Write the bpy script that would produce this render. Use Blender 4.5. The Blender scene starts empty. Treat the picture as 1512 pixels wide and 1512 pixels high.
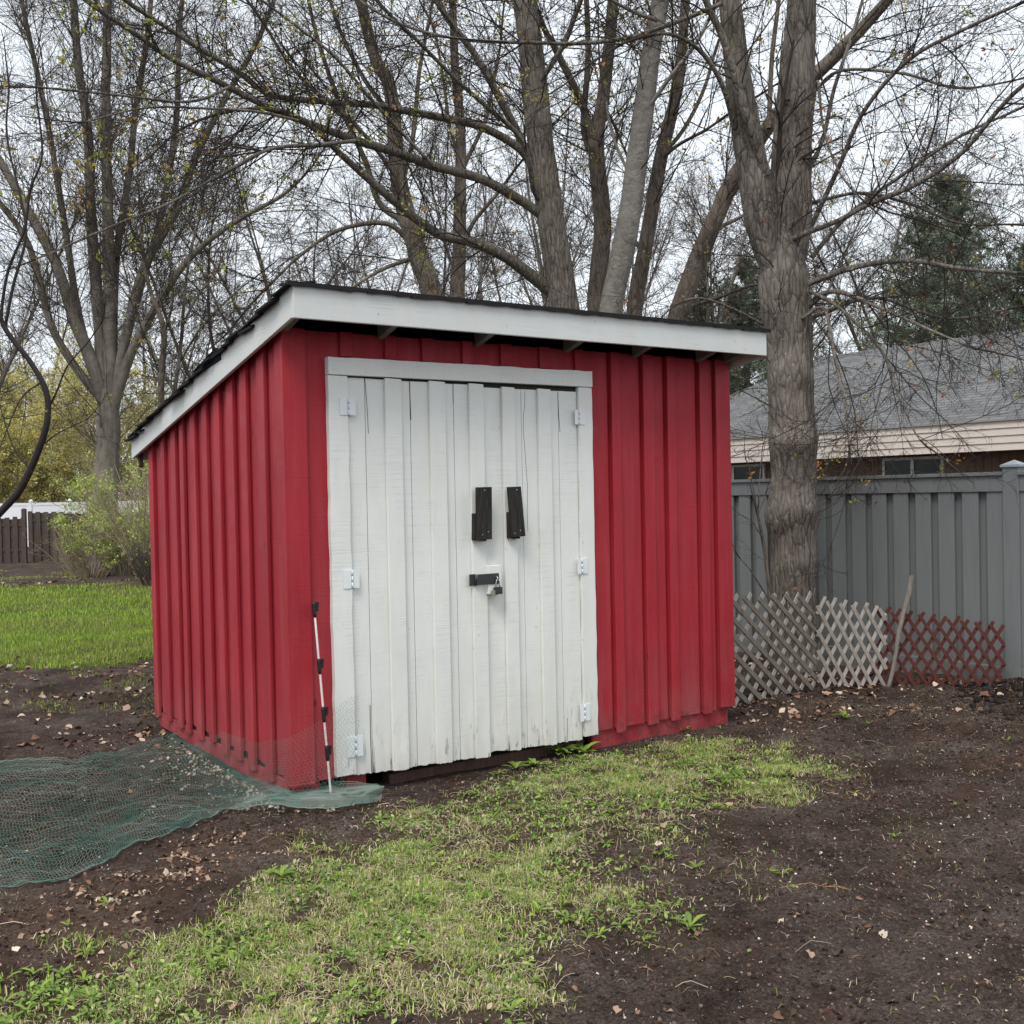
import bpy, math, random
import numpy as np
from mathutils import Matrix, Vector
R_ = math.radians
random.seed(7)
rng = np.random.default_rng(11)
sc = bpy.context.scene
COL = sc.collection

# ------------------------------------------------------------------ camera
FPX, PIT, ROL = 1584.06, -0.0159, -0.0199      # focal length in pixels of the 1512 px frame
Fv = np.array([0, math.cos(PIT), math.sin(PIT)]); Uv = np.array([0, -math.sin(PIT), math.cos(PIT)]); Xv = np.array([1.0, 0, 0])
R2 = math.cos(ROL)*Xv + math.sin(ROL)*Uv; U2 = -math.sin(ROL)*Xv + math.cos(ROL)*Uv
CAM = np.array([0, 0, 1.5])
cd = bpy.data.cameras.new('camera'); cam = bpy.data.objects.new('camera', cd); COL.objects.link(cam)
cd.sensor_width = 36; cd.lens = FPX/1512*36; cd.clip_end = 3000; cd.clip_start = 0.05
cam.matrix_world = Matrix(((R2[0], U2[0], -Fv[0], CAM[0]), (R2[1], U2[1], -Fv[1], CAM[1]), (R2[2], U2[2], -Fv[2], CAM[2]), (0, 0, 0, 1)))
sc.camera = cam
def ray(x, y): return Fv + R2*(x-756)/FPX + U2*(756-y)/FPX
def G(x, y, z=-.1):
    d = ray(x, y); return CAM + d*((z-1.5)/d[2])
def A(x, y, Y):
    d = ray(x, y); return CAM + d*(Y/d[1])
def onplane(x, y, P0, n):
    d = ray(x, y); return CAM + d*(np.dot(np.array(P0)-CAM, n)/np.dot(d, n))

# ------------------------------------------------------------------ noise
def _h(ix, iy, s):
    n = (ix.astype(np.int64)*374761393 + iy.astype(np.int64)*668265263 + s*1442695041) & 0xffffffff
    n = ((n ^ (n >> 13))*1274126177) & 0xffffffff
    return ((n ^ (n >> 16)) & 0xffff)/65535.0
def vnoise(x, y, s=0):
    ix = np.floor(x); iy = np.floor(y); fx = x-ix; fy = y-iy
    fx = fx*fx*(3-2*fx); fy = fy*fy*(3-2*fy)
    a = _h(ix, iy, s); b = _h(ix+1, iy, s); c = _h(ix, iy+1, s); d = _h(ix+1, iy+1, s)
    return (a*(1-fx)+b*fx)*(1-fy)+(c*(1-fx)+d*fx)*fy
def fbm(x, y, s=0, o=4):
    r = 0; a = .5; t = 0
    for k in range(o):
        r = r+a*vnoise(x*2**k+17.3*k, y*2**k-9.1*k, s+k); t += a; a *= .5
    return r/t

# ------------------------------------------------------------------ object helpers
def tag(o, label=None, cat=None, group=None, kind=None):
    if label: o['label'] = label
    if cat: o['category'] = cat
    if group: o['group'] = group
    if kind: o['kind'] = kind
    return o
def thing(name, label, cat, loc=(0, 0, 0), rz=0.0, group=None):
    o = bpy.data.objects.new(name, None); COL.objects.link(o)
    o.location = tuple(float(c) for c in loc); o.rotation_euler = (0, 0, rz); o.empty_display_size = .1
    return tag(o, label, cat, group)
def mesh_np(name, V, Fq, mat=None, parent=None, smooth=False, col=None, F3=None):
    """link one mesh object from numpy verts (n,3), quads (m,4) and triangles (k,3)"""
    V = np.asarray(V, np.float32); me = bpy.data.meshes.new(name)
    loops = []; starts = []; tot = 0
    if Fq is not None and len(Fq):
        Fq = np.asarray(Fq, np.int32); loops.append(Fq.ravel()); starts.append(np.arange(len(Fq))*4); tot += len(Fq)*4
    if F3 is not None and len(F3):
        F3 = np.asarray(F3, np.int32); loops.append(F3.ravel()); starts.append(tot+np.arange(len(F3))*3)
    loops = np.concatenate(loops); starts = np.concatenate(starts).astype(np.int32)
    me.vertices.add(len(V)); me.vertices.foreach_set('co', V.ravel())
    me.loops.add(len(loops)); me.loops.foreach_set('vertex_index', loops)
    me.polygons.add(len(starts)); me.polygons.foreach_set('loop_start', starts)
    if smooth: me.polygons.foreach_set('use_smooth', np.ones(len(starts), bool))
    me.update(calc_edges=True); me.validate()
    if col is not None:
        a = me.color_attributes.new('Col', 'FLOAT_COLOR', 'POINT')
        c = np.ones((len(V), 4), np.float32); c[:, :3] = col; a.data.foreach_set('color', c.ravel())
    if mat: me.materials.append(mat)
    o = bpy.data.objects.new(name, me); COL.objects.link(o)
    if parent: o.parent = parent
    return o
class MB:
    def __init__(s): s.v = []; s.f = []
    def _add(s, vs, fs):
        n = len(s.v); s.v += [tuple(float(c) for c in p) for p in vs]; s.f += [tuple(n+i for i in f) for f in fs]; return s
    def box(s, x0, x1, y0, y1, z0, z1, jit=0):
        p = [(x0, y0, z0), (x1, y0, z0), (x1, y1, z0), (x0, y1, z0), (x0, y0, z1), (x1, y0, z1), (x1, y1, z1), (x0, y1, z1)]
        if jit: p = [tuple(c+random.uniform(-jit, jit) for c in q) for q in p]
        return s._add(p, [(0, 3, 2, 1), (4, 5, 6, 7), (0, 1, 5, 4), (1, 2, 6, 5), (2, 3, 7, 6), (3, 0, 4, 7)])
    def hexa(s, p):        # 4 bottom points then 4 top points
        return s._add(p, [(0, 3, 2, 1), (4, 5, 6, 7), (0, 1, 5, 4), (1, 2, 6, 5), (2, 3, 7, 6), (3, 0, 4, 7)])
    def bar(s, a, b, w, t, up=(0, 0, 1)):
        a = Vector(a); b = Vector(b); d = (b-a).normalized(); u = Vector(up); side = d.cross(u).normalized(); u = side.cross(d).normalized()
        p = []
        for q in (a, b):
            for i, j in ((-1, -1), (1, -1), (1, 1), (-1, 1)): p.append(q+side*(i*w/2)+u*(j*t/2))
        return s._add(p, [(0, 1, 2, 3), (7, 6, 5, 4), (0, 4, 5, 1), (1, 5, 6, 2), (2, 6, 7, 3), (3, 7, 4, 0)])
    def prism(s, pts, off):      # polygon (3D points, planar) pushed along off
        n = len(pts); P = [Vector(p) for p in pts]; o = Vector(off)
        return s._add(P+[p+o for p in P], [tuple(range(n))[::-1], tuple(range(n, 2*n))]+[(i, (i+1) % n, n+(i+1) % n, n+i) for i in range(n)])
    def tube(s, pts, r, n=8, caps=True):
        P = np.array([[tuple(p) for p in pts]], float); rr = np.broadcast_to(np.asarray(r, float), (len(pts),))[None]
        V, Q = tubes(P, rr, n); m = len(pts)
        f = [tuple(q) for q in Q]
        if caps: f += [tuple(range(n))[::-1], tuple(range((m-1)*n, m*n))]
        return s._add(V, f)
    def lathe(s, prof, c=(0, 0, 0), n=16):
        vs = []; m = len(prof)
        for r, z in prof:
            for k in range(n):
                a = 2*math.pi*k/n; vs.append((c[0]+r*math.cos(a), c[1]+r*math.sin(a), c[2]+z))
        fs = [(i*n+k, i*n+(k+1) % n, (i+1)*n+(k+1) % n, (i+1)*n+k) for i in range(m-1) for k in range(n)]
        return s._add(vs, fs+[tuple(range(n))[::-1], tuple(range((m-1)*n, m*n))])
    def build(s, name, mat, parent=None, bevel=0, smooth=False, off=None):
        me = bpy.data.meshes.new(name)
        V = s.v if off is None else [(p[0]-off[0], p[1]-off[1], p[2]-off[2]) for p in s.v]
        me.from_pydata(V, [], s.f); me.validate(); me.update()
        if smooth: me.polygons.foreach_set('use_smooth', np.ones(len(me.polygons), bool))
        if mat: me.materials.append(mat)
        o = bpy.data.objects.new(name, me); COL.objects.link(o)
        if parent: o.parent = parent
        if bevel:
            b = o.modifiers.new('bevel', 'BEVEL'); b.width = bevel; b.segments = 2; b.limit_method = 'ANGLE'
        return o
def nrm(v): return v/np.maximum(np.linalg.norm(v, axis=-1, keepdims=True), 1e-9)
def tubes(P, r, n=5, seed=0):
    """P (N,K,3) strands, r (N,K) radii -> verts and quads"""
    N, K, _ = P.shape
    T = np.empty_like(P); T[:, 1:-1] = P[:, 2:]-P[:, :-2]; T[:, 0] = P[:, 1]-P[:, 0]; T[:, -1] = P[:, -1]-P[:, -2]; T = nrm(T)
    mean = nrm(P[:, -1]-P[:, 0]); ref = np.where(np.abs(mean[:, 2:3]) < .8, np.array([[0, 0, 1.0]]), np.array([[1.0, 0, 0]]))
    ref = np.repeat(ref[:, None, :], K, 1)
    a = nrm(ref-(ref*T).sum(-1, keepdims=True)*T); b = np.cross(T, a)
    th = np.arange(n)*2*math.pi/n
    V = P[:, :, None, :]+r[:, :, None, None]*(a[:, :, None, :]*np.cos(th)[None, None, :, None]+b[:, :, None, :]*np.sin(th)[None, None, :, None])
    base = (np.arange(N)*K*n)[:, None, None]+(np.arange(K-1)*n)[None, :, None]
    i = np.arange(n)[None, None, :]; j = (np.arange(n)+1) % n; j = j[None, None, :]
    Q = np.stack([base+i, base+j, base+n+j, base+n+i], -1).reshape(-1, 4)
    return V.reshape(-1, 3), Q

# ------------------------------------------------------------------ node material helper
class N:
    def __init__(s, name):
        s.m = bpy.data.materials.new(name); s.m.use_nodes = True; s.t = s.m.node_tree; s.t.nodes.clear()
        s.o = s.t.nodes.new('ShaderNodeOutputMaterial'); s.b = s.t.nodes.new('ShaderNodeBsdfPrincipled')
        s.t.links.new(s.b.outputs[0], s.o.inputs[0]); s.tc = s.t.nodes.new('ShaderNodeTexCoord'); s.pos = s.tc.outputs['Object']
    def L(s, a, b):
        if isinstance(a, (int, float)): b.default_value = a
        elif isinstance(a, (tuple, list)): b.default_value = tuple(a)+((1,) if len(a) == 3 and len(b.default_value) == 4 else ())
        else: s.t.links.new(a, b)
    def map(s, scale=(1, 1, 1), vec=None, loc=(0, 0, 0), rot=(0, 0, 0)):
        n = s.t.nodes.new('ShaderNodeMapping'); s.L(vec or s.pos, n.inputs[0]); n.inputs['Scale'].default_value = scale; n.inputs['Location'].default_value = loc; n.inputs['Rotation'].default_value = rot
        return n.outputs[0]
    def noise(s, scale, detail=4, vec=None, rough=.55, dist=0):
        n = s.t.nodes.new('ShaderNodeTexNoise'); s.L(vec or s.pos, n.inputs['Vector']); n.inputs['Scale'].default_value = scale; n.inputs['Detail'].default_value = detail; n.inputs['Roughness'].default_value = rough; n.inputs['Distortion'].default_value = dist
        return n.outputs['Fac']
    def voro(s, scale, vec=None, feature='F1', out='Distance'):
        n = s.t.nodes.new('ShaderNodeTexVoronoi'); n.feature = feature; s.L(vec or s.pos, n.inputs['Vector']); n.inputs['Scale'].default_value = scale
        return n.outputs[out]
    def ramp(s, fac, stops):
        n = s.t.nodes.new('ShaderNodeValToRGB'); s.L(fac, n.inputs[0]); e = n.color_ramp.elements
        while len(e) < len(stops): e.new(.5)
        for k, (p, c) in enumerate(stops):
            e[k].position = p; e[k].color = (c, c, c, 1) if isinstance(c, (int, float)) else tuple(c)+(1,)
        return n.outputs[0]
    def mix(s, f, a, b, mode='MIX'):
        n = s.t.nodes.new('ShaderNodeMix'); n.data_type = 'RGBA'; n.blend_type = mode; s.L(f, n.inputs[0]); s.L(a, n.inputs[6]); s.L(b, n.inputs[7]); return n.outputs[2]
    def math(s, op, a, b=0.0, c=0.0):
        n = s.t.nodes.new('ShaderNodeMath'); n.operation = op; s.L(a, n.inputs[0]); s.L(b, n.inputs[1]); s.L(c, n.inputs[2]); return n.outputs[0]
    def sep(s, vec=None):
        n = s.t.nodes.new('ShaderNodeSeparateXYZ'); s.L(vec or s.pos, n.inputs[0]); return n.outputs
    def attr(s, name, out='Color'):
        n = s.t.nodes.new('ShaderNodeAttribute'); n.attribute_name = name; return n.outputs[out]
    def bump(s, h, strength=.3, dist=.01, normal=None):
        n = s.t.nodes.new('ShaderNodeBump'); s.L(h, n.inputs['Height']); n.inputs['Strength'].default_value = strength; n.inputs['Distance'].default_value = dist
        if normal: s.L(normal, n.inputs['Normal'])
        return n.outputs[0]
    def out(s, col, rough=.8, normal=None, spec=.3, metal=0.0):
        s.L(col, s.b.inputs['Base Color']); s.L(rough, s.b.inputs['Roughness']); s.b.inputs['Specular IOR Level'].default_value = spec; s.b.inputs['Metallic'].default_value = metal
        if normal: s.L(normal, s.b.inputs['Normal'])
        return s.m
def flat(name, c, rough=.7, spec=.3, metal=0.0, var=.25, scale=9):
    n = N(name); f = n.noise(scale, 5)
    return n.out(n.mix(f, tuple(x*(1-var) for x in c), tuple(min(1, x*(1+var)) for x in c)), rough, n.bump(n.noise(scale*9, 3), .15, .004), spec, metal)
def colmat(name, rough=.7, spec=.25, trans=0.0, var=.2):
    """colour from the mesh's own per-leaf colours"""
    n = N(name); c = n.attr('Col'); f = n.noise(40, 2)
    c = n.mix(n.math('MULTIPLY', f, var), c, (0, 0, 0))
    m = n.out(c, rough, None, spec)
    if trans:
        tr = n.t.nodes.new('ShaderNodeBsdfTranslucent'); n.L(c, tr.inputs[0]); mx = n.t.nodes.new('ShaderNodeMixShader'); mx.inputs[0].default_value = trans
        n.t.links.new(n.b.outputs[0], mx.inputs[1]); n.t.links.new(tr.outputs[0], mx.inputs[2]); n.t.links.new(mx.outputs[0], n.o.inputs[0])
    return m

# ------------------------------------------------------------------ materials
def m_red():
    n = N('red_barn_paint'); x, y, z = n.sep()
    big = n.noise(1.6, 5); st = n.noise(3, 4, n.map((14, 14, .5)))
    saw = n.noise(1, 3, n.map((3, 3, 210)), .6)
    col = n.ramp(n.math('ADD', n.math('MULTIPLY', big, .6), n.math('MULTIPLY', st, .4)), [(.3, (.27, .013, .022)), (.5, (.345, .019, .030)), (.72, (.42, .029, .041))])
    low = n.math('MULTIPLY', n.ramp(z, [(0, 1.0), (.25, .45), (.6, 0.0)]), n.ramp(n.noise(5, 6, n.map((1.3, 1.3, .5))), [(.35, 0), (.7, 1)]))
    col = n.mix(n.math('MULTIPLY', low, .48), col, (.33, .15, .145))
    fade = n.ramp(n.noise(2.2, 6, n.map((5, 5, .35))), [(.5, 0), (.75, 1)])
    col = n.mix(n.math('MULTIPLY', fade, .30), col, (.43, .095, .11))
    oi = n.t.nodes.new('ShaderNodeObjectInfo'); col = n.mix(n.math('MULTIPLY', oi.outputs['Random'], .34), col, (.215, .011, .022)); drip = n.ramp(n.noise(9, 6, n.map((3, 3, .22), loc=(4, 4, 4)), .7), [(.55, 0), (.72, 1)]); col = n.mix(n.math('MULTIPLY', drip, .22), col, (.17, .02, .028))
    knots = n.ramp(n.voro(2.6, n.map((1.6, 1.6, .8))), [(0.0, 1), (.035, .7), (.06, 0)])
    col = n.mix(n.math('MULTIPLY', knots, .75), col, (.07, .006, .012))
    chips = n.ramp(n.noise(55, 3), [(.74, 0), (.78, 1)])
    col = n.mix(n.math('MULTIPLY', chips, .35), col, (.5, .25, .25))
    dirt = n.math('MULTIPLY', n.ramp(z, [(0, 1), (.1, 0)]), n.ramp(n.noise(22, 5), [(.45, 0), (.62, 1)]))
    col = n.mix(n.math('MULTIPLY', dirt, .5), col, (.07, .035, .03))
    h = n.math('ADD', n.math('MULTIPLY', saw, .8), n.math('MULTIPLY', n.noise(60, 4, n.map((1, 1, .15))), .5))
    return n.out(col, n.ramp(n.noise(6, 4), [(.3, .5), (.7, .66)]), n.bump(h, .38, .006), .32)
def m_white(name='white_door_paint', tint=(.765, .775, .75), low_dirt=True):
    n = N(name); x, y, z = n.sep()
    big = n.noise(2.5, 5); saw = n.noise(1, 3, n.map((2, 2, 120)), .6)
    sawmask = n.ramp(n.noise(2.2, 3, n.map((4, 4, 1))), [(.42, 0), (.62, 1)])
    d = tuple(c*.86 for c in tint)
    col = n.mix(big, d, tint)
    col = n.mix(n.math('MULTIPLY', n.ramp(saw, [(.38, 1), (.5, 0)]), n.math('MULTIPLY', sawmask, .22)), col, (.38, .41, .43))
    stain = n.ramp(n.noise(3.2, 6, n.map((1.5, 1.5, .6), loc=(3, 1, 7))), [(.5, 0), (.8, 1)])
    col = n.mix(n.math('MULTIPLY', stain, .3), col, (.56, .54, .45))
    marks = n.ramp(n.voro(11, n.map((1, 1, .7))), [(0, 1), (.06, .5), (.1, 0)])
    col = n.mix(n.math('MULTIPLY', n.math('MULTIPLY', marks, n.ramp(n.noise(3, 2), [(.5, 0), (.6, 1)])), .7), col, (.3, .3, .29))
    if low_dirt:
        lo = n.math('MULTIPLY', n.ramp(n.math('MULTIPLY', z, 1.0), [(0, 1), (.12, .55), (.5, .12), (.75, 0)]), n.ramp(n.noise(4, 6, n.map((4, 4, .7))), [(.3, .15), (.75, 1)]))
        col = n.mix(n.math('MULTIPLY', lo, .75), col, (.47, .44, .38))
        sp = n.math('MULTIPLY', n.ramp(z, [(0, 1), (.06, .5), (.3, .0)]), n.ramp(n.noise(26, 5, n.map((1.5, 1.5, .35))), [(.58, 0), (.66, 1)]))
        col = n.mix(n.math('MULTIPLY', sp, .85), col, (.07, .06, .05))
    h = n.math('ADD', n.math('MULTIPLY', n.math('MULTIPLY', saw, sawmask), 1.0), n.math('MULTIPLY', n.noise(50, 4, n.map((1, 1, .12))), .6))
    return n.out(col, .55, n.bump(h, .35, .006), .3)
def m_oldwood(name, a, b, scale=1.0):
    n = N(name); g = n.noise(8*scale, 6, n.map((6, 6, .7)), .65, .4); f = n.noise(90*scale, 3, n.map((3, 3, .1)))
    col = n.ramp(n.math('ADD', n.math('MULTIPLY', g, .6), n.math('MULTIPLY', f, .4)), [(.3, a), (.7, b)])
    return n.out(col, .85, n.bump(n.math('ADD', g, f), .5, .006), .2)
def m_bark(name, dark, light, sx=26, sz=4.5, lichen=.5, bump=.9):
    n = N(name); v = n.map((sx, sx, sz)); g = n.noise(1, 7, v, .62, .5); f = n.noise(5, 5, n.map((sx, sx, sz*2.2)), .6); c = n.voro(1, n.map((sx*.8, sx*.8, sz*.8)), 'DISTANCE_TO_EDGE')
    t = n.math('ADD', n.math('MULTIPLY', g, .7), n.math('MULTIPLY', f, .3))
    col = n.ramp(t, [(.32, dark), (.47, tuple((p+q)/2 for p, q in zip(dark, light))), (.66, light)])
    col = n.mix(n.math('MULTIPLY', n.ramp(c, [(0, 1), (.08, 0)]), .6 if bump > .5 else .0), col, tuple(p*.45 for p in dark))
    col = n.mix(n.math('MULTIPLY', n.ramp(n.noise(2.2, 4), [(.45, 0), (.7, 1)]), .45), col, tuple(min(1, p*1.5+.02) for p in light))
    spk = n.ramp(n.noise(38, 3), [(.66, 0), (.72, 1)])
    col = n.mix(n.math('MULTIPLY', spk, lichen), col, (.36, .37, .35))
    grn = n.ramp(n.noise(1.3, 4, n.map((1, 1, .4), loc=(5, 2, 1))), [(.52, 0), (.72, 1)])
    col = n.mix(n.math('MULTIPLY', grn, .3), col, (.10, .105, .05))
    h = n.math('ADD', n.math('MULTIPLY', t, .8), n.math('MULTIPLY', n.ramp(c, [(0, 0), (.2, 1)]), .35))
    return n.out(col, .92, n.bump(h, bump, .03), .15)
RED = m_red(); WHITE = m_white(); TRIM = m_white('white_trim_paint', (.70, .74, .74), False)
FASCIA = m_white('grey_white_fascia_paint', (.63, .645, .635), False)
HANDLE = m_oldwood('black_weathered_wood', (.004, .004, .004), (.055, .051, .048), 1.8)
BEAM = m_oldwood('old_brown_beam', (.045, .026, .021), (.13, .08, .065))
GREYWOOD = m_oldwood('grey_weathered_wood', (.16, .14, .12), (.40, .37, .33), 1.4)
REDWOOD = m_oldwood('red_brown_stained_wood', (.062, .021, .017), (.125, .042, .033), 1.4)
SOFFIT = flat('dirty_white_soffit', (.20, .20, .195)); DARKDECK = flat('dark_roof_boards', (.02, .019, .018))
SHINGLE = flat('black_roof_felt', (.022, .022, .024), .95, .1, 0, .5, 14)
HINGE = flat('white_painted_steel', (.70, .73, .75), .45, .4, 0, .10)
BLACKM = flat('black_painted_steel', (.028, .03, .033), .45, .5); STEEL = flat('bare_steel', (.55, .55, .55), .3, .5, .9, .1); BRASS = flat('dull_lock_body', (.35, .34, .30), .4, .5, .6)
BLACKP = flat('black_plastic', (.012, .012, .013), .4, .4); WHITEP = flat('grimy_white_plastic', (.62, .55, .54), .5)
BARK_A = m_bark('furrowed_grey_bark', (.030, .025, .022), (.25, .22, .192), 27, 5.2, .6, .95)
BARK_B = m_bark('smooth_pale_bark', (.11, .10, .09), (.24, .225, .205), 12, 14, .5, .35)
BARK_C = m_bark('dark_brown_bark', (.038, .031, .026), (.185, .155, .128), 22, 5, .3, .8)
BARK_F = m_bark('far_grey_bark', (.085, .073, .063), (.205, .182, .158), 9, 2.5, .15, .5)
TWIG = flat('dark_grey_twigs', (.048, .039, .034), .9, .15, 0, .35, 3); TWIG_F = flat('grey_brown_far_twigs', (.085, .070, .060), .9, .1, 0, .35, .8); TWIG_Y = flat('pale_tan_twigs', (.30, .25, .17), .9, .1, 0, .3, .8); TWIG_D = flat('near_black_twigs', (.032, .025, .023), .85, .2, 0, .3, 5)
LEAF = colmat('leaf_surface', .6, .3, .25); GRASSM = colmat('grass_blades', .65, .25, .25); LITTER = colmat('dry_litter', .9, .1); CLODM = colmat('soil_crumbs', .95, .1)

# ------------------------------------------------------------------ ground
def sdist(px, py, poly):
    """signed distance to polygon (positive inside)"""
    d = np.full(px.shape, 1e9); ins = np.zeros(px.shape, bool); n = len(poly)
    for i in range(n):
        ax, ay = poly[i]; bx, by = poly[(i+1) % n]; ex_, ey_ = bx-ax, by-ay
        t = np.clip(((px-ax)*ex_+(py-ay)*ey_)/(ex_*ex_+ey_*ey_+1e-12), 0, 1)
        d = np.minimum(d, np.hypot(px-ax-t*ex_, py-ay-t*ey_))
        c = ((ay > py) != (by > py)) & (px < (bx-ax)*(py-ay)/(by-ay+1e-12)+ax); ins ^= c
    return np.where(ins, d, -d)
gp = lambda L: [tuple(G(*p)[:2]) for p in L]
PATCH = gp([(-300, 1545), (0, 1440), (200, 1392), (330, 1330), (470, 1262), (545, 1222), (600, 1192), (700, 1165), (770, 1138), (900, 1108), (1040, 1098), (1200, 1112), (1275, 1118), (1195, 1150), (1185, 1192), (1090, 1200), (1070, 1228), (1090, 1262), (1100, 1310), (1050, 1350), (990, 1388), (830, 1402), (805, 1465), (640, 1490), (420, 1540), (100, 1640), (-300, 1700)])
SPARSE = gp([(880, 1205), (1010, 1195), (1150, 1200), (1260, 1260), (1200, 1335), (1050, 1345), (900, 1330), (800, 1270)])
LAWN = [(-40, 11.5), (-8.0, 11.6), (-4.5, 10.25), (-3.1, 11.6), (-1.5, 12.2), (1, 13), (-1, 20.5), (-6, 21.5), (-9.5, 21.6), (-14, 20.0), (-40, 20)]
LEAFY = gp([(-60, 1420), (0, 1350), (120, 1310), (200, 1290), (330, 1240), (420, 1275), (330, 1330), (200, 1400), (0, 1470)])
NETZ = gp([(-150, 1120), (0, 1120), (250, 1080), (340, 1085), (433, 1163), (560, 1170), (540, 1190), (400, 1197), (300, 1222), (150, 1280), (0, 1312), (-200, 1350)])
def slope(y): t = np.clip((y-11)/24, 0, 1); return -.10-.26*t*t*(3-2*t)
ex = np.array([math.cos(.593), math.sin(.593), 0]); ey = np.array([-math.sin(.593), math.cos(.593), 0]); O = np.array([-1.1753, 5.5781, 0])
SW, SD = 3.2468, 2.534
def gz(x, y):
    x = np.asarray(x, float); y = np.asarray(y, float)
    near = np.exp(-np.maximum(0, y-9)/6)
    h = (fbm(x*.9, y*.9, 3, 3)-.5)*.09+(fbm(x*2.1, y*2.4, 13, 3)-.5)*.05*near+(fbm(x*4.5, y*4.5, 5, 4)-.5)*.06*near+(fbm(x*15, y*15, 9, 3)-.5)*.036*near
    # keep the ground under the sill level and build the loose heap at the far right
    u = (x-O[0])*ex[0]+(y-O[1])*ex[1]; v = (x-O[0])*ey[0]+(y-O[1])*ey[1]
    du = np.maximum(0, np.maximum(-u, u-SW)); dv = np.maximum(0, np.maximum(-v, v-SD)); k = np.clip(np.hypot(du, dv)/.5, 0, 1)
    h = h*(.25+.75*k)-.012*(1-k)
    h = h+.17*np.exp(-(((x-4.15)/.55)**2+((y-7.85)/.5)**2))*(.7+.6*fbm(x*7, y*7, 21, 3))
    h = h+.03*np.exp(-((x+1.2)**2/.5+(y-4.35)**2/.08))
    return slope(y)+h
def axis(lo, hi, step, far0, far1, g):
    a = list(np.arange(lo, hi, step)); s = step; p = a[-1]
    while p < far1: s *= g; p += s; a.append(p)
    b = []; s = step; p = a[0]
    while p > far0: s *= g; p -= s; b.append(p)
    return np.array(b[::-1]+a)
gx = axis(-4.2, 4.6, .024, -900, 900, 1.085); gy = axis(2.6, 9.4, .024, -300, 1500, 1.07)
XX, YY = np.meshgrid(gx, gy); nx, ny = len(gx), len(gy)
def masks(x, y):
    w = (fbm(x*3, y*3, 31, 4)-.5)*.45
    pt = np.clip((sdist(x, y, PATCH)+w*1.5)/.38+.33, 0, 1)**1.3*(1-.86*np.clip((sdist(x, y, SPARSE)+w*.8)/.25+.5, 0, 1))
    wl = (fbm(x*1.2, y*1.2, 37, 4)-.5)*2.6
    lw_ = np.clip((sdist(x, y, LAWN)+wl)/.5+.4, 0, 1)
    lf = np.clip((sdist(x, y, LEAFY)+w*1.2)/.38+.45, 0, 1)
    return pt, lw_, lf
MP, ML, MF = masks(XX.ravel(), YY.ravel())
V = np.stack([XX.ravel(), YY.ravel(), gz(XX.ravel(), YY.ravel())], 1)
i = np.arange(nx-1)[None, :]+(np.arange(ny-1)*nx)[:, None]
Q = np.stack([i, i+1, i+1+nx, i+nx], -1).reshape(-1, 4)
def m_ground():
    n = N('dark_garden_soil'); c = n.attr('Col'); s = n.t.nodes.new('ShaderNodeSeparateColor'); n.L(c, s.inputs[0]); pt, lw_, lf = s.outputs[0], s.outputs[1], s.outputs[2]
    a = n.noise(1.9, 6, None, .6); b = n.noise(9, 6, None, .65); d = n.noise(70, 5, None, .7); e = n.noise(260, 3, None, .7)
    t = n.math('ADD', n.math('MULTIPLY', a, .22), n.math('ADD', n.math('MULTIPLY', b, .33), n.math('MULTIPLY', d, .45)))
    big = n.math('ADD', n.math('MULTIPLY', a, .6), n.math('MULTIPLY', b, .4))
    col = n.ramp(big, [(.38, (.036, .0255, .0205)), (.50, (.078, .058, .048)), (.62, (.125, .098, .084))])
    fine = n.ramp(n.math('ADD', n.math('MULTIPLY', d, .6), n.math('MULTIPLY', e, .4)), [(.37, .20), (.47, .80), (.54, 1.15), (.65, 2.7)])
    col = n.mix(1.0, col, fine, 'MULTIPLY')
    col = n.mix(n.math('MULTIPLY', n.ramp(n.noise(3.2, 6, n.map((1, 1, 1), loc=(9, 4, 0)), .7), [(.52, 0), (.68, 1)]), .5), col, (.085, .042, .028))
    sp = n.ramp(e, [(.70, 0), (.76, 1)]); col = n.mix(n.math('MULTIPLY', sp, .6), col, (.34, .28, .23)); fib = n.ramp(n.noise(90, 4, n.map((1, 3.5, 1), rot=(0, 0, .9), loc=(2, 2, 0)), .7), [(.56, 0), (.64, 1)]); col = n.mix(n.math('MULTIPLY', fib, n.ramp(n.noise(2.6, 4, n.map((1, 1, 1), loc=(1, 7, 0))), [(.42, 0), (.62, .6)])), col, (.17, .085, .05))
    thatch = n.ramp(n.noise(55, 5, n.map((1, 2.2, 1), rot=(0, 0, .6)), .7), [(.33, (.035, .026, .019)), (.46, (.095, .062, .038)), (.56, (.13, .095, .055)), (.63, (.10, .115, .04)), (.72, (.30, .24, .14))])
    col = n.mix(n.math('MULTIPLY', pt, .55), col, thatch)
    col = n.mix(n.math('MULTIPLY', lw_, .85), col, n.ramp(n.noise(14, 6, None, .7), [(.3, (.05, .075, .015)), (.6, (.095, .15, .025)), (.75, (.16, .17, .05))]))
    lit = n.ramp(n.noise(38, 5, None, .7), [(.35, (.045, .03, .024)), (.52, (.13, .075, .05)), (.68, (.27, .18, .13))])
    col = n.mix(n.math('MULTIPLY', lf, .45), col, lit)
    h = n.math('ADD', n.math('MULTIPLY', b, .5), n.math('ADD', n.math('MULTIPLY', d, .7), n.math('MULTIPLY', e, .3)))
    return n.out(col, .95, n.bump(h, .9, .035), .12)
o = mesh_np('ground', V, Q, m_ground(), None, True, np.stack([MP, ML, MF], 1)); tag(o, 'dark bare garden soil with worn grass patches', 'ground', None, 'structure')

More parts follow.
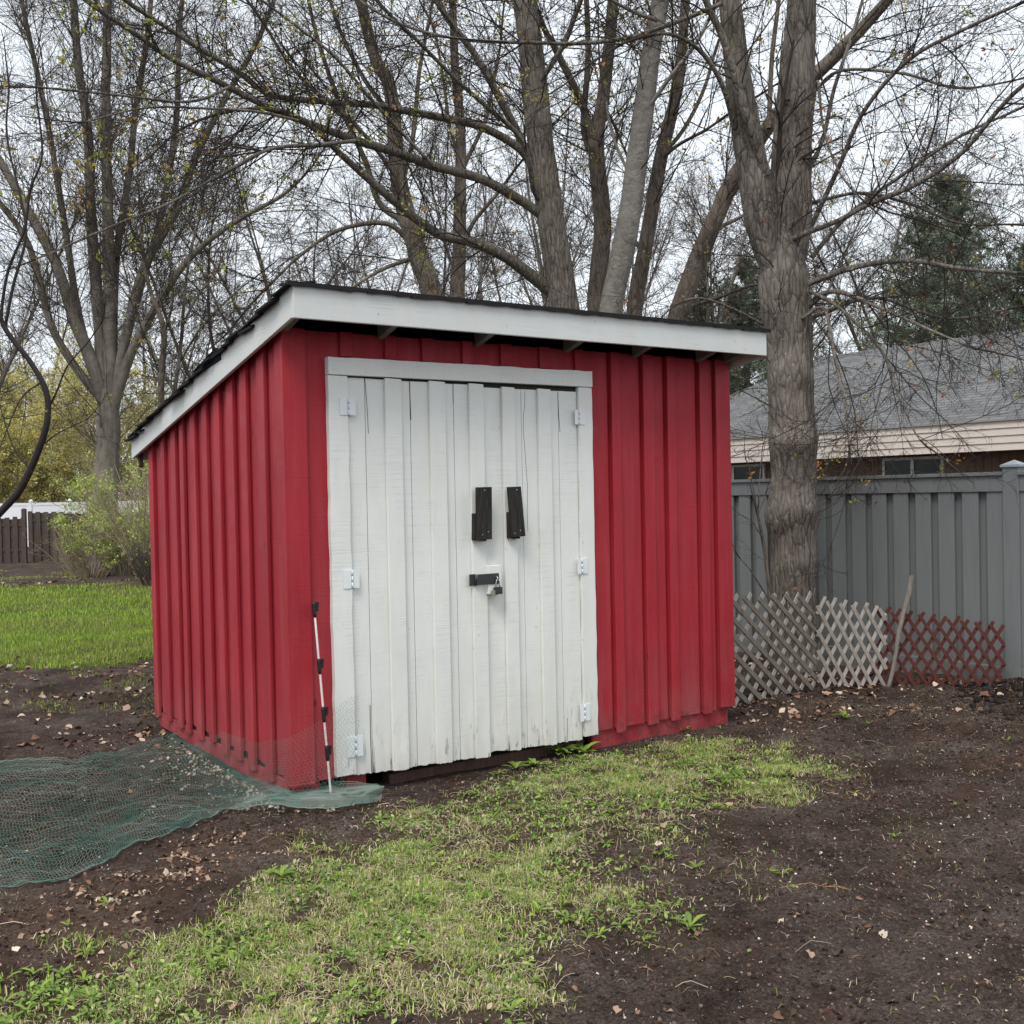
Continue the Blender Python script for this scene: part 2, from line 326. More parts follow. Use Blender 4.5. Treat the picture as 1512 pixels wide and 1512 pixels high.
# ------------------------------------------------------------------ scattered ground cover
def rotz(a):
    c, s = np.cos(a), np.sin(a); z = np.zeros_like(a); o1 = np.ones_like(a)
    return np.stack([np.stack([c, -s, z], -1), np.stack([s, c, z], -1), np.stack([z, z, o1], -1)], -2)
def euler(rx, ry, rz_):
    cx, sx, cy, sy = np.cos(rx), np.sin(rx), np.cos(ry), np.sin(ry); z = np.zeros_like(rx); o1 = np.ones_like(rx)
    X = np.stack([np.stack([o1, z, z], -1), np.stack([z, cx, -sx], -1), np.stack([z, sx, cx], -1)], -2)
    Yr = np.stack([np.stack([cy, z, sy], -1), np.stack([z, o1, z], -1), np.stack([-sy, z, cy], -1)], -2)
    return rotz(rz_) @ Yr @ X
def scatter(tv, tq, pos, Rm, scl, cols, jit=0):
    tv = np.asarray(tv, float); tq = np.asarray(tq); n, k = len(pos), len(tv)
    loc = tv[None]*scl.reshape(n, 1, -1)
    if jit: loc = loc*(1+rng.uniform(-jit, jit, loc.shape))
    V = np.einsum('nij,nkj->nki', Rm, loc)+pos[:, None, :]
    Q = (np.arange(n)*k)[:, None, None]+tq[None]
    return V.reshape(-1, 3), Q.reshape(-1, tq.shape[1]), np.repeat(cols, k, 0)
def pick(n, x0, x1, y0, y1, dens):
    out = []; got = 0
    for _ in range(60):
        x = rng.uniform(x0, x1, n*2); y = rng.uniform(y0, y1, n*2); k = rng.random(n*2) < dens(x, y)
        out.append(np.stack([x[k], y[k]], 1)); got += k.sum()
        if got >= n: break
    return np.concatenate(out)[:n]
def inshed(x, y, m=.0):
    u = (x-O[0])*ex[0]+(y-O[1])*ex[1]; v = (x-O[0])*ey[0]+(y-O[1])*ey[1]
    return (u > -m) & (u < SW+m) & (v > .04-m) & (v < SD+m)
# dead leaves: curled little blades of leaf
LT = []
for ix in range(4):
    for iy in range(3):
        t = ix/3; w = [.12, .46, .40, .05][ix]; LT.append((t-.5, (iy-1)*w, (.10*math.sin(t*3.1)+(.14 if iy != 1 else 0)*w*2)))
LQ = [(a*3+b, a*3+b+1, a*3+b+4, a*3+b+3) for a in range(3) for b in range(2)]
def blades(n, box, dens, hlo, hhi, w, cfun, lean, flatp=0.0, extra=0.0):
    p = pick(n, *box, dens); n = len(p); x, y = p.T
    z = gz(x, y)-.004
    a = rng.uniform(0, 2*math.pi, n); h = rng.uniform(hlo, hhi, n)*(.6+.8*fbm(x*3, y*3, 71, 2)); lay = rng.random(n) < flatp
    le = np.where(lay, rng.uniform(1.1, 1.5, n), np.abs(rng.normal(0, lean, n))); h = np.where(lay, h*1.5, h)
    d = np.stack([np.cos(a), np.sin(a), np.zeros(n)], 1); sd = np.stack([-np.sin(a), np.cos(a), np.zeros(n)], 1)
    up = np.array([[0, 0, 1.0]]); b0 = np.stack([x, y, z], 1)
    mid = b0+h[:, None]*.55*(up*np.cos(le*.6)[:, None]+d*np.sin(le*.6)[:, None]); tip = mid+h[:, None]*.5*(up*np.cos(le*1.35)[:, None]+d*np.sin(le*1.35)[:, None])
    tip[:, 2] = np.maximum(tip[:, 2], z+.004); ww = (w*rng.uniform(.6, 1.3, n))[:, None]
    Vv = np.stack([b0-sd*ww, b0+sd*ww, mid+sd*ww*.8, mid-sd*ww*.8, tip+sd*ww*.15, tip-sd*ww*.15], 1)
    k = (np.arange(n)*6)[:, None, None]; Qq = (k+np.array([[0, 1, 2, 3], [3, 2, 4, 5]])[None]).reshape(-1, 4)
    c = cfun(x, y, lay, n)
    return Vv.reshape(-1, 3), Qq, np.repeat(c, 6, 0)
def cmix(n, stops, w):
    k = rng.choice(len(stops), n, p=np.array(w)/sum(w)); return np.array(stops)[k]*rng.uniform(.7, 1.25, (n, 1))
def join(parts):
    Vs, Qs, Cs = [], [], []; o = 0
    for v, q, c in parts: Vs.append(v); Qs.append(q+o); Cs.append(c); o += len(v)
    return np.concatenate(Vs), np.concatenate(Qs), np.concatenate(Cs)
def tuft(x, y, s=91, f=5): return np.clip((fbm(x*f, y*f, s, 3)-.40)*5, 0, 1)
pdens = lambda x, y: np.where(inshed(x, y, -.02), 0, masks(x, y)[0]*(.03+.97*(tuft(x, y)*.6+.4*tuft(x, y, 97, 13))*np.clip(-.15+1.5*tuft(x, y, 92, 2.6), 0.07, 1)))
def pc(x, y, lay, n):
    g = cmix(n, [(.26, .39, .06), (.40, .53, .10), (.13, .23, .04), (.54, .59, .17), (.66, .60, .32)], [4, 3.4, 2.6, 2.2, .8]); s = cmix(n, [(.66, .58, .38), (.50, .42, .26), (.34, .25, .15)], [3, 2, 1])
    dry = (fbm(x*2.2, y*2.2, 55, 3) > .60) & (rng.random(n) < .35)
    return np.where((lay | dry)[:, None], s, g)
P1 = blades(92000, (-2.6, 2.2, 2.7, 7.2), pdens, .010, .042, .0019, pc, .9, .32)
P2 = blades(3500, (-2.6, 4.2, 2.7, 8.4), lambda x, y: np.where(inshed(x, y, .0), 0, .02+.4*tuft(x, y, 95, 2.2)*(fbm(x*8, y*8, 96, 2) > .55)), .010, .03, .0014, pc, .8, .5)
pp = pick(9000, -2.6, 2.0, 2.75, 7.0, lambda x, y: np.where(inshed(x, y, 0), 0, masks(x, y)[0]*(.1+.9*tuft(x, y, 93, 4)))); n = len(pp)
P3 = scatter(LT, LQ, np.stack([pp[:, 0], pp[:, 1], gz(pp[:, 0], pp[:, 1])+rng.uniform(.002, .028, n)], 1), euler(rng.normal(0, .5, n), rng.normal(0, .5, n), rng.uniform(0, 6.28, n)), rng.uniform(.008, .026, n)[:, None]*np.array([[1, .6, .5]]), cmix(n, [(.24, .38, .08), (.14, .25, .05), (.36, .47, .13), (.5, .42, .26)], [3, 3, 2, 1]), .2)
P1 = (P1[0], P1[1], P1[2]); v, q, c = join([P1, P2]); o3 = len(v); v = np.concatenate([v, P3[0]]); q = np.concatenate([q, P3[1]+o3]); c = np.concatenate([c, P3[2]]); tag(mesh_np('grass', v, q, GRASSM, None, False, c), 'short worn green and straw grass in front of red shed', 'grass', None, 'stuff')
ldens = lambda x, y: np.where(inshed(x, y, .0), 0, masks(x, y)[1])
lc = lambda x, y, lay, n: np.where((lay | ((fbm(x*.9, y*.9, 77, 3) > .56) & (rng.random(n) < .4)))[:, None], cmix(n, [(.32, .30, .12), (.26, .27, .09)], [1, 1]), cmix(n, [(.28, .40, .045), (.38, .49, .075), (.18, .29, .035)], [3, 3, 2]))
P1 = blades(52000, (-9, -1.0, 9.6, 15), ldens, .03, .07, .0032, lc, .5, .12); P2 = blades(46000, (-16, -2, 14, 22), ldens, .04, .08, .006, lc, .5, .1)
P3 = blades(5000, (-7, -2, 8.0, 12), lambda x, y: .05+.95*(fbm(x*2, y*2, 88, 3) > .58), .015, .045, .0025, lc, .6, .3)
P4 = blades(6000, (-17, -6, 21, 30), lambda x, y: .9*(fbm(x*.9, y*.9, 89, 3) > .52), .03, .07, .008, lc, .6, .3)
v, q, c = join([P1, P2, P3, P4]); tag(mesh_np('lawn_grass', v, q, GRASSM, None, False, c), 'bright green mown lawn behind the left of the shed', 'lawn', None, 'stuff')
def leaves(n, box, dens, slo, shi, cols, w, lift=.006, tilt=.35):
    p = pick(n, *box, dens); n = len(p); x, y = p.T; z = gz(x, y)+lift
    s = rng.uniform(slo, shi, n)[:, None]*np.stack([np.ones(n), rng.uniform(.6, 1.2, n), rng.uniform(.3, 1.8, n)], 1)
    return scatter(LT, LQ, np.stack([x, y, z], 1), euler(rng.normal(0, tilt, n), rng.normal(0, tilt, n), rng.uniform(0, 6.28, n)), s, cmix(n, cols, w), .42)
BR = [(.38, .26, .19), (.24, .14, .09), (.15, .085, .055), (.52, .41, .31), (.62, .54, .43), (.09, .055, .04)]; BW = [3, 3, 2.4, 1.6, .5, 2]
along = lambda x, y: np.exp(-np.abs(sdist(x, y, gp([(1085, 1046), (1210, 1018), (1300, 1020), (1480, 1012), (1480, 1040), (1330, 1060), (1210, 1050), (1090, 1062)])))/.10)
sdst = lambda x, y: np.exp(-np.maximum(0, np.hypot(np.maximum(0, np.abs((x-O[0])*ex[0]+(y-O[1])*ex[1]-SW/2)-SW/2), np.maximum(0, np.abs((x-O[0])*ey[0]+(y-O[1])*ey[1]-SD/2)-SD/2)))/.2)
no = lambda x, y, d: np.where(inshed(x, y, .02), 0, d)
L1 = leaves(520, (-2.8, .3, 3.0, 5.2), lambda x, y: masks(x, y)[2]**1.5*(.10+tuft(x, y, 120, 9)*tuft(x, y, 126, 2.6)), .008, .030, BR, BW, .004, .5)
L2 = leaves(650, (1.4, 4.4, 7.2, 10.2), lambda x, y: no(x, y, np.clip(along(x, y)+.25*(y > 8.3), 0, 1)*(.2+tuft(x, y, 121, 3))), .02, .06, BR, BW)
L3 = leaves(900, (-7, -2, 6.9, 11.0), lambda x, y: no(x, y, .1+tuft(x, y, 122, 1.6)), .02, .06, BR, BW)
L4 = leaves(420, (-2.6, 3.6, 2.8, 8.0), lambda x, y: no(x, y, .25+.5*tuft(x, y, 123, 3)), .012, .036, BR, BW)
L5 = leaves(160, (-2.4, -.9, 5.3, 7.5), lambda x, y: no(x, y, sdst(x, y)), .012, .035, BR, [2, 1, 1, 3, 3, 0])
L6 = leaves(420, (-18, -5, 20.5, 29), lambda x, y: .1+tuft(x, y, 124, .8), .04, .10, BR, BW)
L7 = leaves(16000, (-2.8, 4.4, 2.7, 8.8), lambda x, y: no(x, y, .35+.6*tuft(x, y, 125, 2)), .003, .011, [(.20, .125, .085), (.30, .22, .16), (.09, .05, .035), (.55, .48, .40)], [3, 2, 3, 1.0], .002)
v, q, c = join([L1, L2, L3, L4, L5, L6, L7]); tag(mesh_np('fallen_leaves', v, q, LITTER, None, True, c), 'scattered dry brown and tan leaves on the soil', 'fallen leaves', None, 'stuff')
# crumbs of soil and pale grit
OV = [(1, 0, 0), (0, 1, 0), (-1, 0, 0), (0, -1, 0), (0, 0, 1), (0, 0, -1)]; OT = [(0, 1, 4), (1, 2, 4), (2, 3, 4), (3, 0, 4), (1, 0, 5), (2, 1, 5), (3, 2, 5), (0, 3, 5)]
def grit(n, box, dens, lo, hi, cols, w):
    p = pick(n, *box, dens); n = len(p); x, y = p.T; s = lo+(hi-lo)*rng.random(n)**3
    return scatter(OV, OT, np.stack([x, y, gz(x, y)+s*.25], 1), euler(rng.uniform(0, 3, n), rng.uniform(0, 3, n), rng.uniform(0, 6, n)), s[:, None]*np.ones((n, 3)), cmix(n, cols, w), .35)
bare = lambda x, y: no(x, y, (1-.85*masks(x, y)[0])*(.25+.75*tuft(x, y, 130, 3)))
g1 = grit(34000, (-3, 4.4, 2.7, 8.6), bare, .002, .012, [(.08, .058, .047), (.042, .03, .024), (.14, .105, .085)], [3, 3, 1])
g3 = grit(2600, (3.2, 4.9, 6.9, 8.6), lambda x, y: np.exp(-(((x-4.1)/.6)**2+((y-7.8)/.5)**2)), .006, .035, [(.04, .03, .027), (.025, .02, .018), (.075, .06, .052)], [3, 3, 1])
v, q, c = join([g1, g3]); tag(mesh_np('soil_crumbs', v, None, CLODM, None, False, c, q), 'loose dark crumbs of turned garden soil', 'soil', None, 'stuff')
v, q, c = grit(2400, (-3, 4.4, 2.7, 8.2), lambda x, y: no(x, y, (1-.9*masks(x, y)[0])*.6), .0016, .006, [(.62, .58, .54), (.5, .42, .34), (.75, .73, .70)], [2, 2, 2]); v2, q2, c2 = grit(420, (-2.1, -1.2, 5.4, 6.8), lambda x, y: no(x, y, sdst(x, y)**2), .004, .014, [(.55, .52, .46), (.4, .36, .3), (.68, .66, .6)], [2, 2, 1])
v, q, c = join([(v, q, c), (v2, q2, c2)]); tag(mesh_np('pale_grit', v, None, CLODM, None, False, c, q), 'tiny pale specks and wood chips on the soil', 'grit', None, 'stuff')
def stalks(n, box, dens, l0, l1, r, cols, w, lift=.01):
    p = pick(n, *box, dens); n = len(p); x, y = p.T; a = rng.uniform(0, 6.28, n); L = rng.uniform(l0, l1, n); P = []
    bend = rng.normal(0, .35, n)
    for k in range(5):
        t = k/4-.5; P.append(np.stack([x+L*t*np.cos(a+bend*t), y+L*t*np.sin(a+bend*t), gz(x+L*t*np.cos(a+bend*t), y+L*t*np.sin(a+bend*t))+lift*(1-2*abs(t))+.003+rng.normal(0, .0015, n)], 1))
    v, q = tubes(np.stack(P, 1), np.repeat(rng.uniform(r*.6, r*1.5, n)[:, None], 5, 1), 4); return v, q, np.repeat(cmix(n, cols, w), 20, 0)
S1 = stalks(5200, (-2.8, 4.2, 2.7, 8.5), lambda x, y: no(x, y, (1-.6*masks(x, y)[0])*(.15+tuft(x, y, 141, 2.2))), .012, .06, .0008, [(.30, .19, .12), (.20, .095, .055), (.46, .36, .25), (.15, .09, .06)], [2.5, 3, 1, 2], .004)
S3 = stalks(150, (-2.8, 4.2, 2.7, 8.5), lambda x, y: no(x, y, .4), .06, .17, .0013, [(.40, .30, .20), (.26, .14, .085), (.52, .44, .32)], [2, 2, 1], .012)
S2 = stalks(2600, (-2.6, 2.2, 2.7, 6.9), lambda x, y: no(x, y, masks(x, y)[0]*(.1+tuft(x, y, 140, 3))), .025, .075, .0009, [(.58, .50, .32), (.45, .36, .22), (.62, .56, .40)], [3, 2, 1], .010)
v, q, c = join([S1, S2, S3]); tag(mesh_np('dry_stalks', v, q, LITTER, None, True, c), 'thin dry straw and root fibres lying on the soil', 'dry stalks', None, 'stuff')
# broad leaf weeds along the sill and in the grass
def rosette(cx, cy, nl, size, seed, name=None, label=None):
    r = np.random.default_rng(seed); z0 = float(gz(cx, cy)); vs, qs, cs = [], [], []; k = 0
    for i in range(nl):
        a = r.uniform(0, 6.28); L = size*r.uniform(.6, 1.15); el = r.uniform(.25, 1.15); w = L*r.uniform(.10, .16); base = np.array([.28, .40, .07])*r.uniform(.55, 1.0) if r.random() < .75 else np.array([.16, .25, .05])
        for j in range(6):
            t = j/5; rad = L*t*math.cos(el*(1-.5*t)); zz = L*t*math.sin(el)*(1-.55*t)
            wd = w*[.12, .55, .8, 1.0, .75, .05][j]
            for s_ in (-1, 0, 1):
                vs.append((rad*math.cos(a)-s_*wd*math.sin(a), rad*math.sin(a)+s_*wd*math.cos(a), zz+.008+abs(s_)*wd*.3)); cs.append(base*(1.12 if s_ == 0 else 1))
        for j in range(5):
            for s_ in (0, 1): q0 = k+j*3+s_; qs.append((q0, q0+1, q0+4, q0+3))
        k += 18
    V = np.array(vs); 
    if name is None: return V+np.array([cx, cy, z0]), np.array(qs), np.array(cs)
    t = thing(name, label, 'weed', (cx, cy, z0), 0, 'broad leaf weeds by the shed'); mesh_np('leaves', V, qs, LEAF, t, True, np.array(cs))
for k, (px, py, nl, s, lb) in enumerate([(735, 1140, 9, .06, 'small weed under the door in dark shade'), (762, 1132, 12, .085, 'weed with leaves bent over beside the tallest weed'), (790, 1128, 20, .10, 'spreading weed at foot of white doors'), (826, 1112, 24, .135, 'tallest bright green weed at foot of right door leaf'), (862, 1110, 14, .13, 'weed with long upright leaves at right door corner'), (758, 1165, 18, .055, 'low bluish weed on bare soil before the doors'), (1012, 1078, 7, .06, 'small two leaved weed by red sill board'), (1248, 1066, 12, .085, 'pale green weed on soil before grey trellis'), (415, 1325, 14, .075, 'broad leaf weed at left edge of grass patch'), (1020, 1372, 12, .075, 'broad leaf weed at right edge of grass patch')]):
    g = G(px, py); rosette(g[0], g[1], nl, s, 200+k, 'broad_leaf_weed', lb)
parts = []
pp = pick(420, -2.4, 1.9, 2.8, 6.8, lambda x, y: no(x, y, masks(x, y)[0]*(.15+tuft(x, y, 150, 2.5))))
for k, (x, y) in enumerate(pp): parts.append(rosette(x, y, int(rng.integers(4, 10)), float(rng.uniform(.02, .062)), 400+k))
pp = pick(34, -2, 4.0, 2.8, 8.2, lambda x, y: no(x, y, .3))
for k, (x, y) in enumerate(pp): parts.append(rosette(x, y, int(rng.integers(3, 7)), float(rng.uniform(.025, .055)), 700+k))
v, q, c = join(parts); tag(mesh_np('ground_weeds', v, q, LEAF, None, True, c), 'small clover and weed leaves low among the grass', 'weeds', None, 'stuff')

# ------------------------------------------------------------------ the red shed (local frame: u along the front, v to the back, z up; z=0 is the siding's lower edge)
shed = thing('garden_shed', 'red board and batten shed with white double doors and white edged lean-to roof', 'shed', O, .593)
def fr(x, y, v=0.0):
    P = onplane(x, y, O+v*ey, ey)-O; return float(P@ex), float(P[2])
B = .022                                                  # base plane of the boards sits this far behind the battens
F0 = (-.2645, 2.395); F1 = (2.784, 1.81)                   # lower edge of the rake boards (v, z)
rk = lambda v: F0[1]+(F1[1]-F0[1])*(v-F0[0])/(F1[0]-F0[0])
wtop = lambda v: rk(v)+.05
def wob(): return random.uniform(-.004, .004)
m = MB(); gr = [2.197, 2.462, 2.667, 2.957, 3.113]; cu = [B]+gr+[SW-B]
for k in range(len(cu)-1): m.box(cu[k]+(.002 if k else 0), cu[k+1]-(.024 if k < len(cu)-2 else 0), B, B+.02, .0, wtop(B))
m.box(B, SW-B, B+.0205, B+.03, .004, wtop(B)); front = m.build('front_wall', RED, shed)
m = MB()
def vboard(m, u0, u1, v0, v1, z0, z1):
    a, b = wob(), wob(); m.hexa([(u0+a*.5, v0, z0+wob()), (u1+a*.5, v0, z0+wob()), (u1+a*.5, v1, z0), (u0+a*.5, v1, z0), (u0+b, v0, z1), (u1+b, v0, z1), (u1+b, v1, z1), (u0+b, v1, z1)])
m = MB(); vboard(m, 0, .130, 0, B-.001, -.004, wtop(0)); m.box(.001, .12, B-.001, B+.0, .01, .02); m.build('corner_board', RED, shed, .003)
for a, b, d in ((2.197, 2.268, .028), (2.462, 2.55, .012), (2.667, 2.738, .015), (2.957, 3.032, .01), (3.113, SW, -.012)):
    m = MB(); vboard(m, a, b, 0, B-.001, -d, wtop(0)); m.build('batten', RED, shed, .003)
for a, b in ((.331, .407), (.599, .666), (.833, .908), (1.097, 1.17), (1.363, 1.441), (1.643, 1.724), (1.911, 1.98)):
    m = MB(); vboard(m, a, b, .002, B-.001, 2.262, wtop(0)); m.build('batten', RED, shed, .003)
# left wall: a sheet behind, boards between, raised battens with ragged lower ends
m = MB()
def sidewall(m, u0, u1, v0, v1, z0=0.0, z1=0.0):
    m.hexa([(u0, v0, z0), (u1, v0, z0), (u1, v1, z1), (u0, v1, z1), (u0, v0, wtop(v0)), (u1, v0, wtop(v0)), (u1, v1, wtop(v1)), (u0, v1, wtop(v1))])
ed = [2.436, 2.154, 1.896, 1.726, 1.48, 1.244, 1.003, .77, .551, .274]
lim = [.11]+[e for e in ed[::-1]]+[SD]
for k in range(len(lim)-1):
    a, b = lim[k]+.002 if k else B+.031, lim[k+1]-(.022 if k < len(lim)-2 else 0)
    sidewall(m, B+random.uniform(-.002, .002), B+.02, a, b, random.uniform(.0, .05), random.uniform(.0, .05))
sidewall(m, B+.021, B+.028, B+.031, SD-.023, .01, .01); m.build('left_wall', RED, shed, .002)
for k, e in enumerate(ed):
    w = [.10, .09, .10, .08, .10, .09, .1, .11, .10, .11][k]; m = MB(); z = random.uniform(-.035, .004)
    a, b = wob(), wob(); v1 = min(e+w, SD+.005)
    m.hexa([(-.002, e+a, z), (B-.001, e+a, z), (B-.001, v1+a, z+wob()*2), (-.002, v1+a, z+wob()*2), (-.002, e+b, wtop(e)), (B-.001, e+b, wtop(e)), (B-.001, v1+b, wtop(v1)), (-.002, v1+b, wtop(v1))])
    m.build('batten', RED, shed, .004)
m = MB(); m.hexa([(.0, B, -.012), (B-.001, B, -.012), (B-.001, .115, -.004), (.0, .115, -.004), (0, B, wtop(B)), (B-.001, B, wtop(B)), (B-.001, .115, wtop(.115)), (0, .115, wtop(.115))]); m.build('corner_board', RED, shed, .003)
m = MB(); sidewall(m, SW-B, SW-.002, B+.021, SD); m.build('right_wall', RED, shed)
m = MB(); m.box(B+.021, SW-B-.001, SD-.022, SD, 0, wtop(SD)); m.build('rear_wall', RED, shed)
m = MB(); m.box(.03, SW-.03, .05, SD-.03, .002, .03); m.build('floor_deck', DARKDECK, shed)
# sill, skids and the dark gap under the doors
m = MB(); m.box(2.02, SW-.03, .042, .085, -.16, .0); m.build('sill_skirt', RED, shed, .003)
m = MB(); m.box(.03, .17, .035, .08, -.10, .0); m.box(.02, .06, .09, SD-.05, -.10, .0); m.build('sill_skirt', RED, shed, .003)
m = MB(); m.box(.335, .455, .06, .16, -.20, .0); m.build('skid_end', RED, shed, .003)
m = MB(); m.box(.62, 2.0, .10, .20, -.22, -.055, .004); m.build('skid_beam', BEAM, shed, .006)
m = MB(); m.box(.35, .46, .2, SD-.05, -.2, .0); m.box(2.6, 2.72, .2, SD-.05, -.2, .0); m.build('skid_beam', BEAM, shed, .004)
# door surround
def jag(m, u0, u1, v0, v1, z0, z1, amp=.006, n=26):
    """upright board whose outer edges are slightly ragged where paint was brushed over"""
    L = []; Rr = []
    for k in range(n+1):
        z = z0+(z1-z0)*k/n; L.append((u0+random.uniform(-amp, 0), z)); Rr.append((u1+random.uniform(0, amp), z))
    pts = [(u, v0, z) for u, z in L]+[(u, v0, z) for u, z in Rr[::-1]]
    m.prism(pts[::-1], (0, v1-v0, 0))
m = MB(); jag(m, .249, .357, -.016, B, .011, 2.156); m.build('door_jamb', TRIM if False else WHITE, shed, .002)
m = MB(); jag(m, 1.921, 2.023, -.016, B, -.011, 2.158); m.build('door_jamb', WHITE, shed, .002)
m = MB(); top = []; n = 34
for k in range(n+1):
    u = .246+(2.023-.246)*k/n; top.append((u, -.026, 2.252+random.uniform(-.0025, .0025)+.006*k/n))
m.prism([(.246, -.026, 2.159), (2.023, -.026, 2.161)]+top[::-1], (0, .026+B, 0)); m.build('door_head', WHITE, shed, .002)
m = MB(); m.box(.36, 1.92, .0135, B-.001, .03, 2.2); m.build('door_recess', DARKDECK, shed)
# door leaves: boards and raised battens, cracks between some boards, rotted lower edges
def dboard(m, u0, u1, v0, v1, zb0, zb1, zt0, zt1, rot=.004, nn=9):
    bot = [(u0+(u1-u0)*k/nn, v0, zb0+(zb1-zb0)*k/nn+(random.uniform(-rot, rot*.4) if 0 < k < nn else 0)) for k in range(nn+1)]
    m.prism(bot+[(u1, v0, zt1), (u0, v0, zt0)], (0, v1-v0, 0))
def leaf(name, us, ue, bats, zt, zb, cracks, label=None):
    d = None; m = MB(); zT = lambda u: zt[0]+(zt[1]-zt[0])*(u-us)/(ue-us); zB = lambda u: zb[0]+(zb[1]-zb[0])*(u-us)/(ue-us)
    cuts = [us]+sorted([c for c in cracks]+[(a+b)/2 for a, b in bats if b < ue-.005])+[ue]
    for a, b in zip(cuts[:-1], cuts[1:]):
        g = .0016; dboard(m, a+(g if a != us else 0), b-(g if b != ue else 0), .004+random.uniform(-.0015, .0015), .0125, zB(a), zB(b), zT(a)+random.uniform(-.003, .001), zT(b)+random.uniform(-.003, .001), .006)
    door = m.build(name, WHITE, shed, .0015)
    for a, b in bats:
        m = MB(); s = random.uniform(-.003, .003); dboard(m, a+s, b+s, -.018, .0022, zB(a)-random.uniform(0, .006), zB(b)-random.uniform(0, .006), zT(a)+.006, zT(b)+.004, .005)
        m.build('door_batten', WHITE, door, .003)
    return door
D1 = leaf('door', .361, 1.215, ((.585, .686), (.862, .965), (1.124, 1.222)), (2.152, 2.142), (.000, -.022), (.470, .748, 1.03))
D2 = leaf('door', 1.219, 1.915, ((1.353, 1.442), (1.612, 1.706)), (2.133, 2.130), (-.004, -.030), (1.50, 1.775))
# long paint cracks in the boards: narrow dark slits let into the surface
def slit(par, pts, w=.0025):
    m = MB()
    for (a, za), (b, zb) in zip(pts[:-1], pts[1:]): m.bar((a, .0036, za), (b, .0036, zb), w, .0018, (0, 1, 0))
    m.build('paint_crack', BLACKP, par)
slit(D2, [(1.53, 2.12), (1.526, 2.03), (1.517, 1.98), (1.513, 1.88), (1.522, 1.76), (1.535, 1.55), (1.53, 1.4), (1.531, 1.28)], .002)
slit(D1, [(.472, 2.15), (.478, 2.06), (.484, 1.95), (.486, 1.85)], .003); slit(D1, [(.748, 2.14), (.749, 2.02), (.751, 1.93)], .004); slit(D1, [(1.03, 2.14), (1.028, 2.03)], .002)
slit(D2, [(1.775, 2.12), (1.777, 2.0), (1.785, 1.88)], .004); slit(D1, [(.460, .37), (.459, .2), (.462, .0)], .003); slit(D2, [(1.80, .12), (1.795, -.02)], .003)
# hinges
def hinge(u0, u1, z0, z1, piv, v):
    h = None; m = MB(); mid = piv
    m.box(u0, mid-.005, v-.0022, v+.002, z0, z1); m.box(mid+.005, u1, v-.0022, v+.002, z0, z1)
    h = m.build('hinge', HINGE, shed, .0008)
    m = MB(); n = 3
    for k in range(n):
        a = z0+(z1-z0)*k/n; m.lathe([(.0042, 0), (.0042, (z1-z0)/n-.003)], (mid, v-.004, a+.0015), 10)
    m.build('hinge_pin', HINGE, h, 0, True)
    return h
for z0, z1 in ((1.945, 2.037), (1.015, 1.115), (.106, .218)): hinge(.309, .402, z0, z1, .359, -.019)
for z0, z1 in ((1.926, 2.018), (1.003, 1.099), (.088, .193)): hinge(1.885, 1.962, z0, z1, 1.918, -.019)
# handles: offcuts of dark timber, a back plate with a second block nailed on
m = MB(); m.hexa([(1.117, -.048, 1.244), (1.205, -.048, 1.236), (1.205, -.019, 1.236), (1.117, -.019, 1.244), (1.122, -.048, 1.398), (1.205, -.048, 1.398), (1.205, -.019, 1.398), (1.122, -.019, 1.398)])
m.hexa([(1.128, -.074, 1.243), (1.226, -.074, 1.247), (1.226, -.0485, 1.247), (1.128, -.0485, 1.243), (1.132, -.074, 1.548), (1.232, -.074, 1.549), (1.232, -.0485, 1.549), (1.132, -.0485, 1.548)]); m.build('handle', HANDLE, D1, .003)
m = MB(); m.hexa([(1.362, -.048, 1.246), (1.44, -.048, 1.24), (1.44, -.019, 1.24), (1.362, -.019, 1.246), (1.362, -.048, 1.40), (1.44, -.048, 1.40), (1.44, -.019, 1.40), (1.362, -.019, 1.40)])
m.hexa([(1.372, -.074, 1.25), (1.462, -.074, 1.256), (1.462, -.0485, 1.256), (1.372, -.0485, 1.25), (1.348, -.074, 1.547), (1.436, -.074, 1.549), (1.436, -.0485, 1.549), (1.348, -.0485, 1.547)]); m.build('handle', HANDLE, D2, .003)
# hasp on a white block, staple and padlock
for par, uu in ((D1, 1.18), (D2, 1.405)):
    for u, z in ((uu, 1.53), (uu-.02, 1.275), (uu+.02, 1.29)):
        m = MB(); m._add([(u+.0035*math.cos(a), -.0746, z+.0035*math.sin(a)) for a in np.arange(8)*.785]+[(u, -.0755, z)], [(k, (k+1) % 8, 8) for k in range(8)]); m.build('nail_head', STEEL, par)
m = MB(); m.box(1.213, 1.307, -.042, -.001, .925, 1.092); m.build('hasp_block', WHITE, D2, .003)
m = MB(); m.box(1.098, 1.135, -.024, -.0185, .980, 1.047); m.box(1.137, 1.284, -.049, -.0435, .984, 1.046); hs = m.build('hasp', BLACKM, D1, .001)
m = MB(); m.lathe([(.006, 0), (.006, .066)], (1.136, -.031, .98), 10)
for u, z in ((1.108, .992), (1.108, 1.035), (1.123, 1.014)): m._add([(u+.004*math.cos(a), -.0255, z+.004*math.sin(a)) for a in np.arange(8)*.785], [tuple(range(8))])
m.build('hasp_pin', BLACKM, hs, 0, True)
m = MB(); pts = [(1.262, -.046+.0-.022*math.sin(a), 1.016+.013*math.cos(a)) for a in np.linspace(0, math.pi, 9)]; m.tube(pts, .0032, 8); m.build('staple', STEEL, hs, 0, True)
m = MB(); m.box(1.242, 1.290, -.074, -.050, .925, .966); m.box(1.246, 1.286, -.0755, -.0741, .934, .940); lock = m.build('padlock', BLACKM, hs, .003)
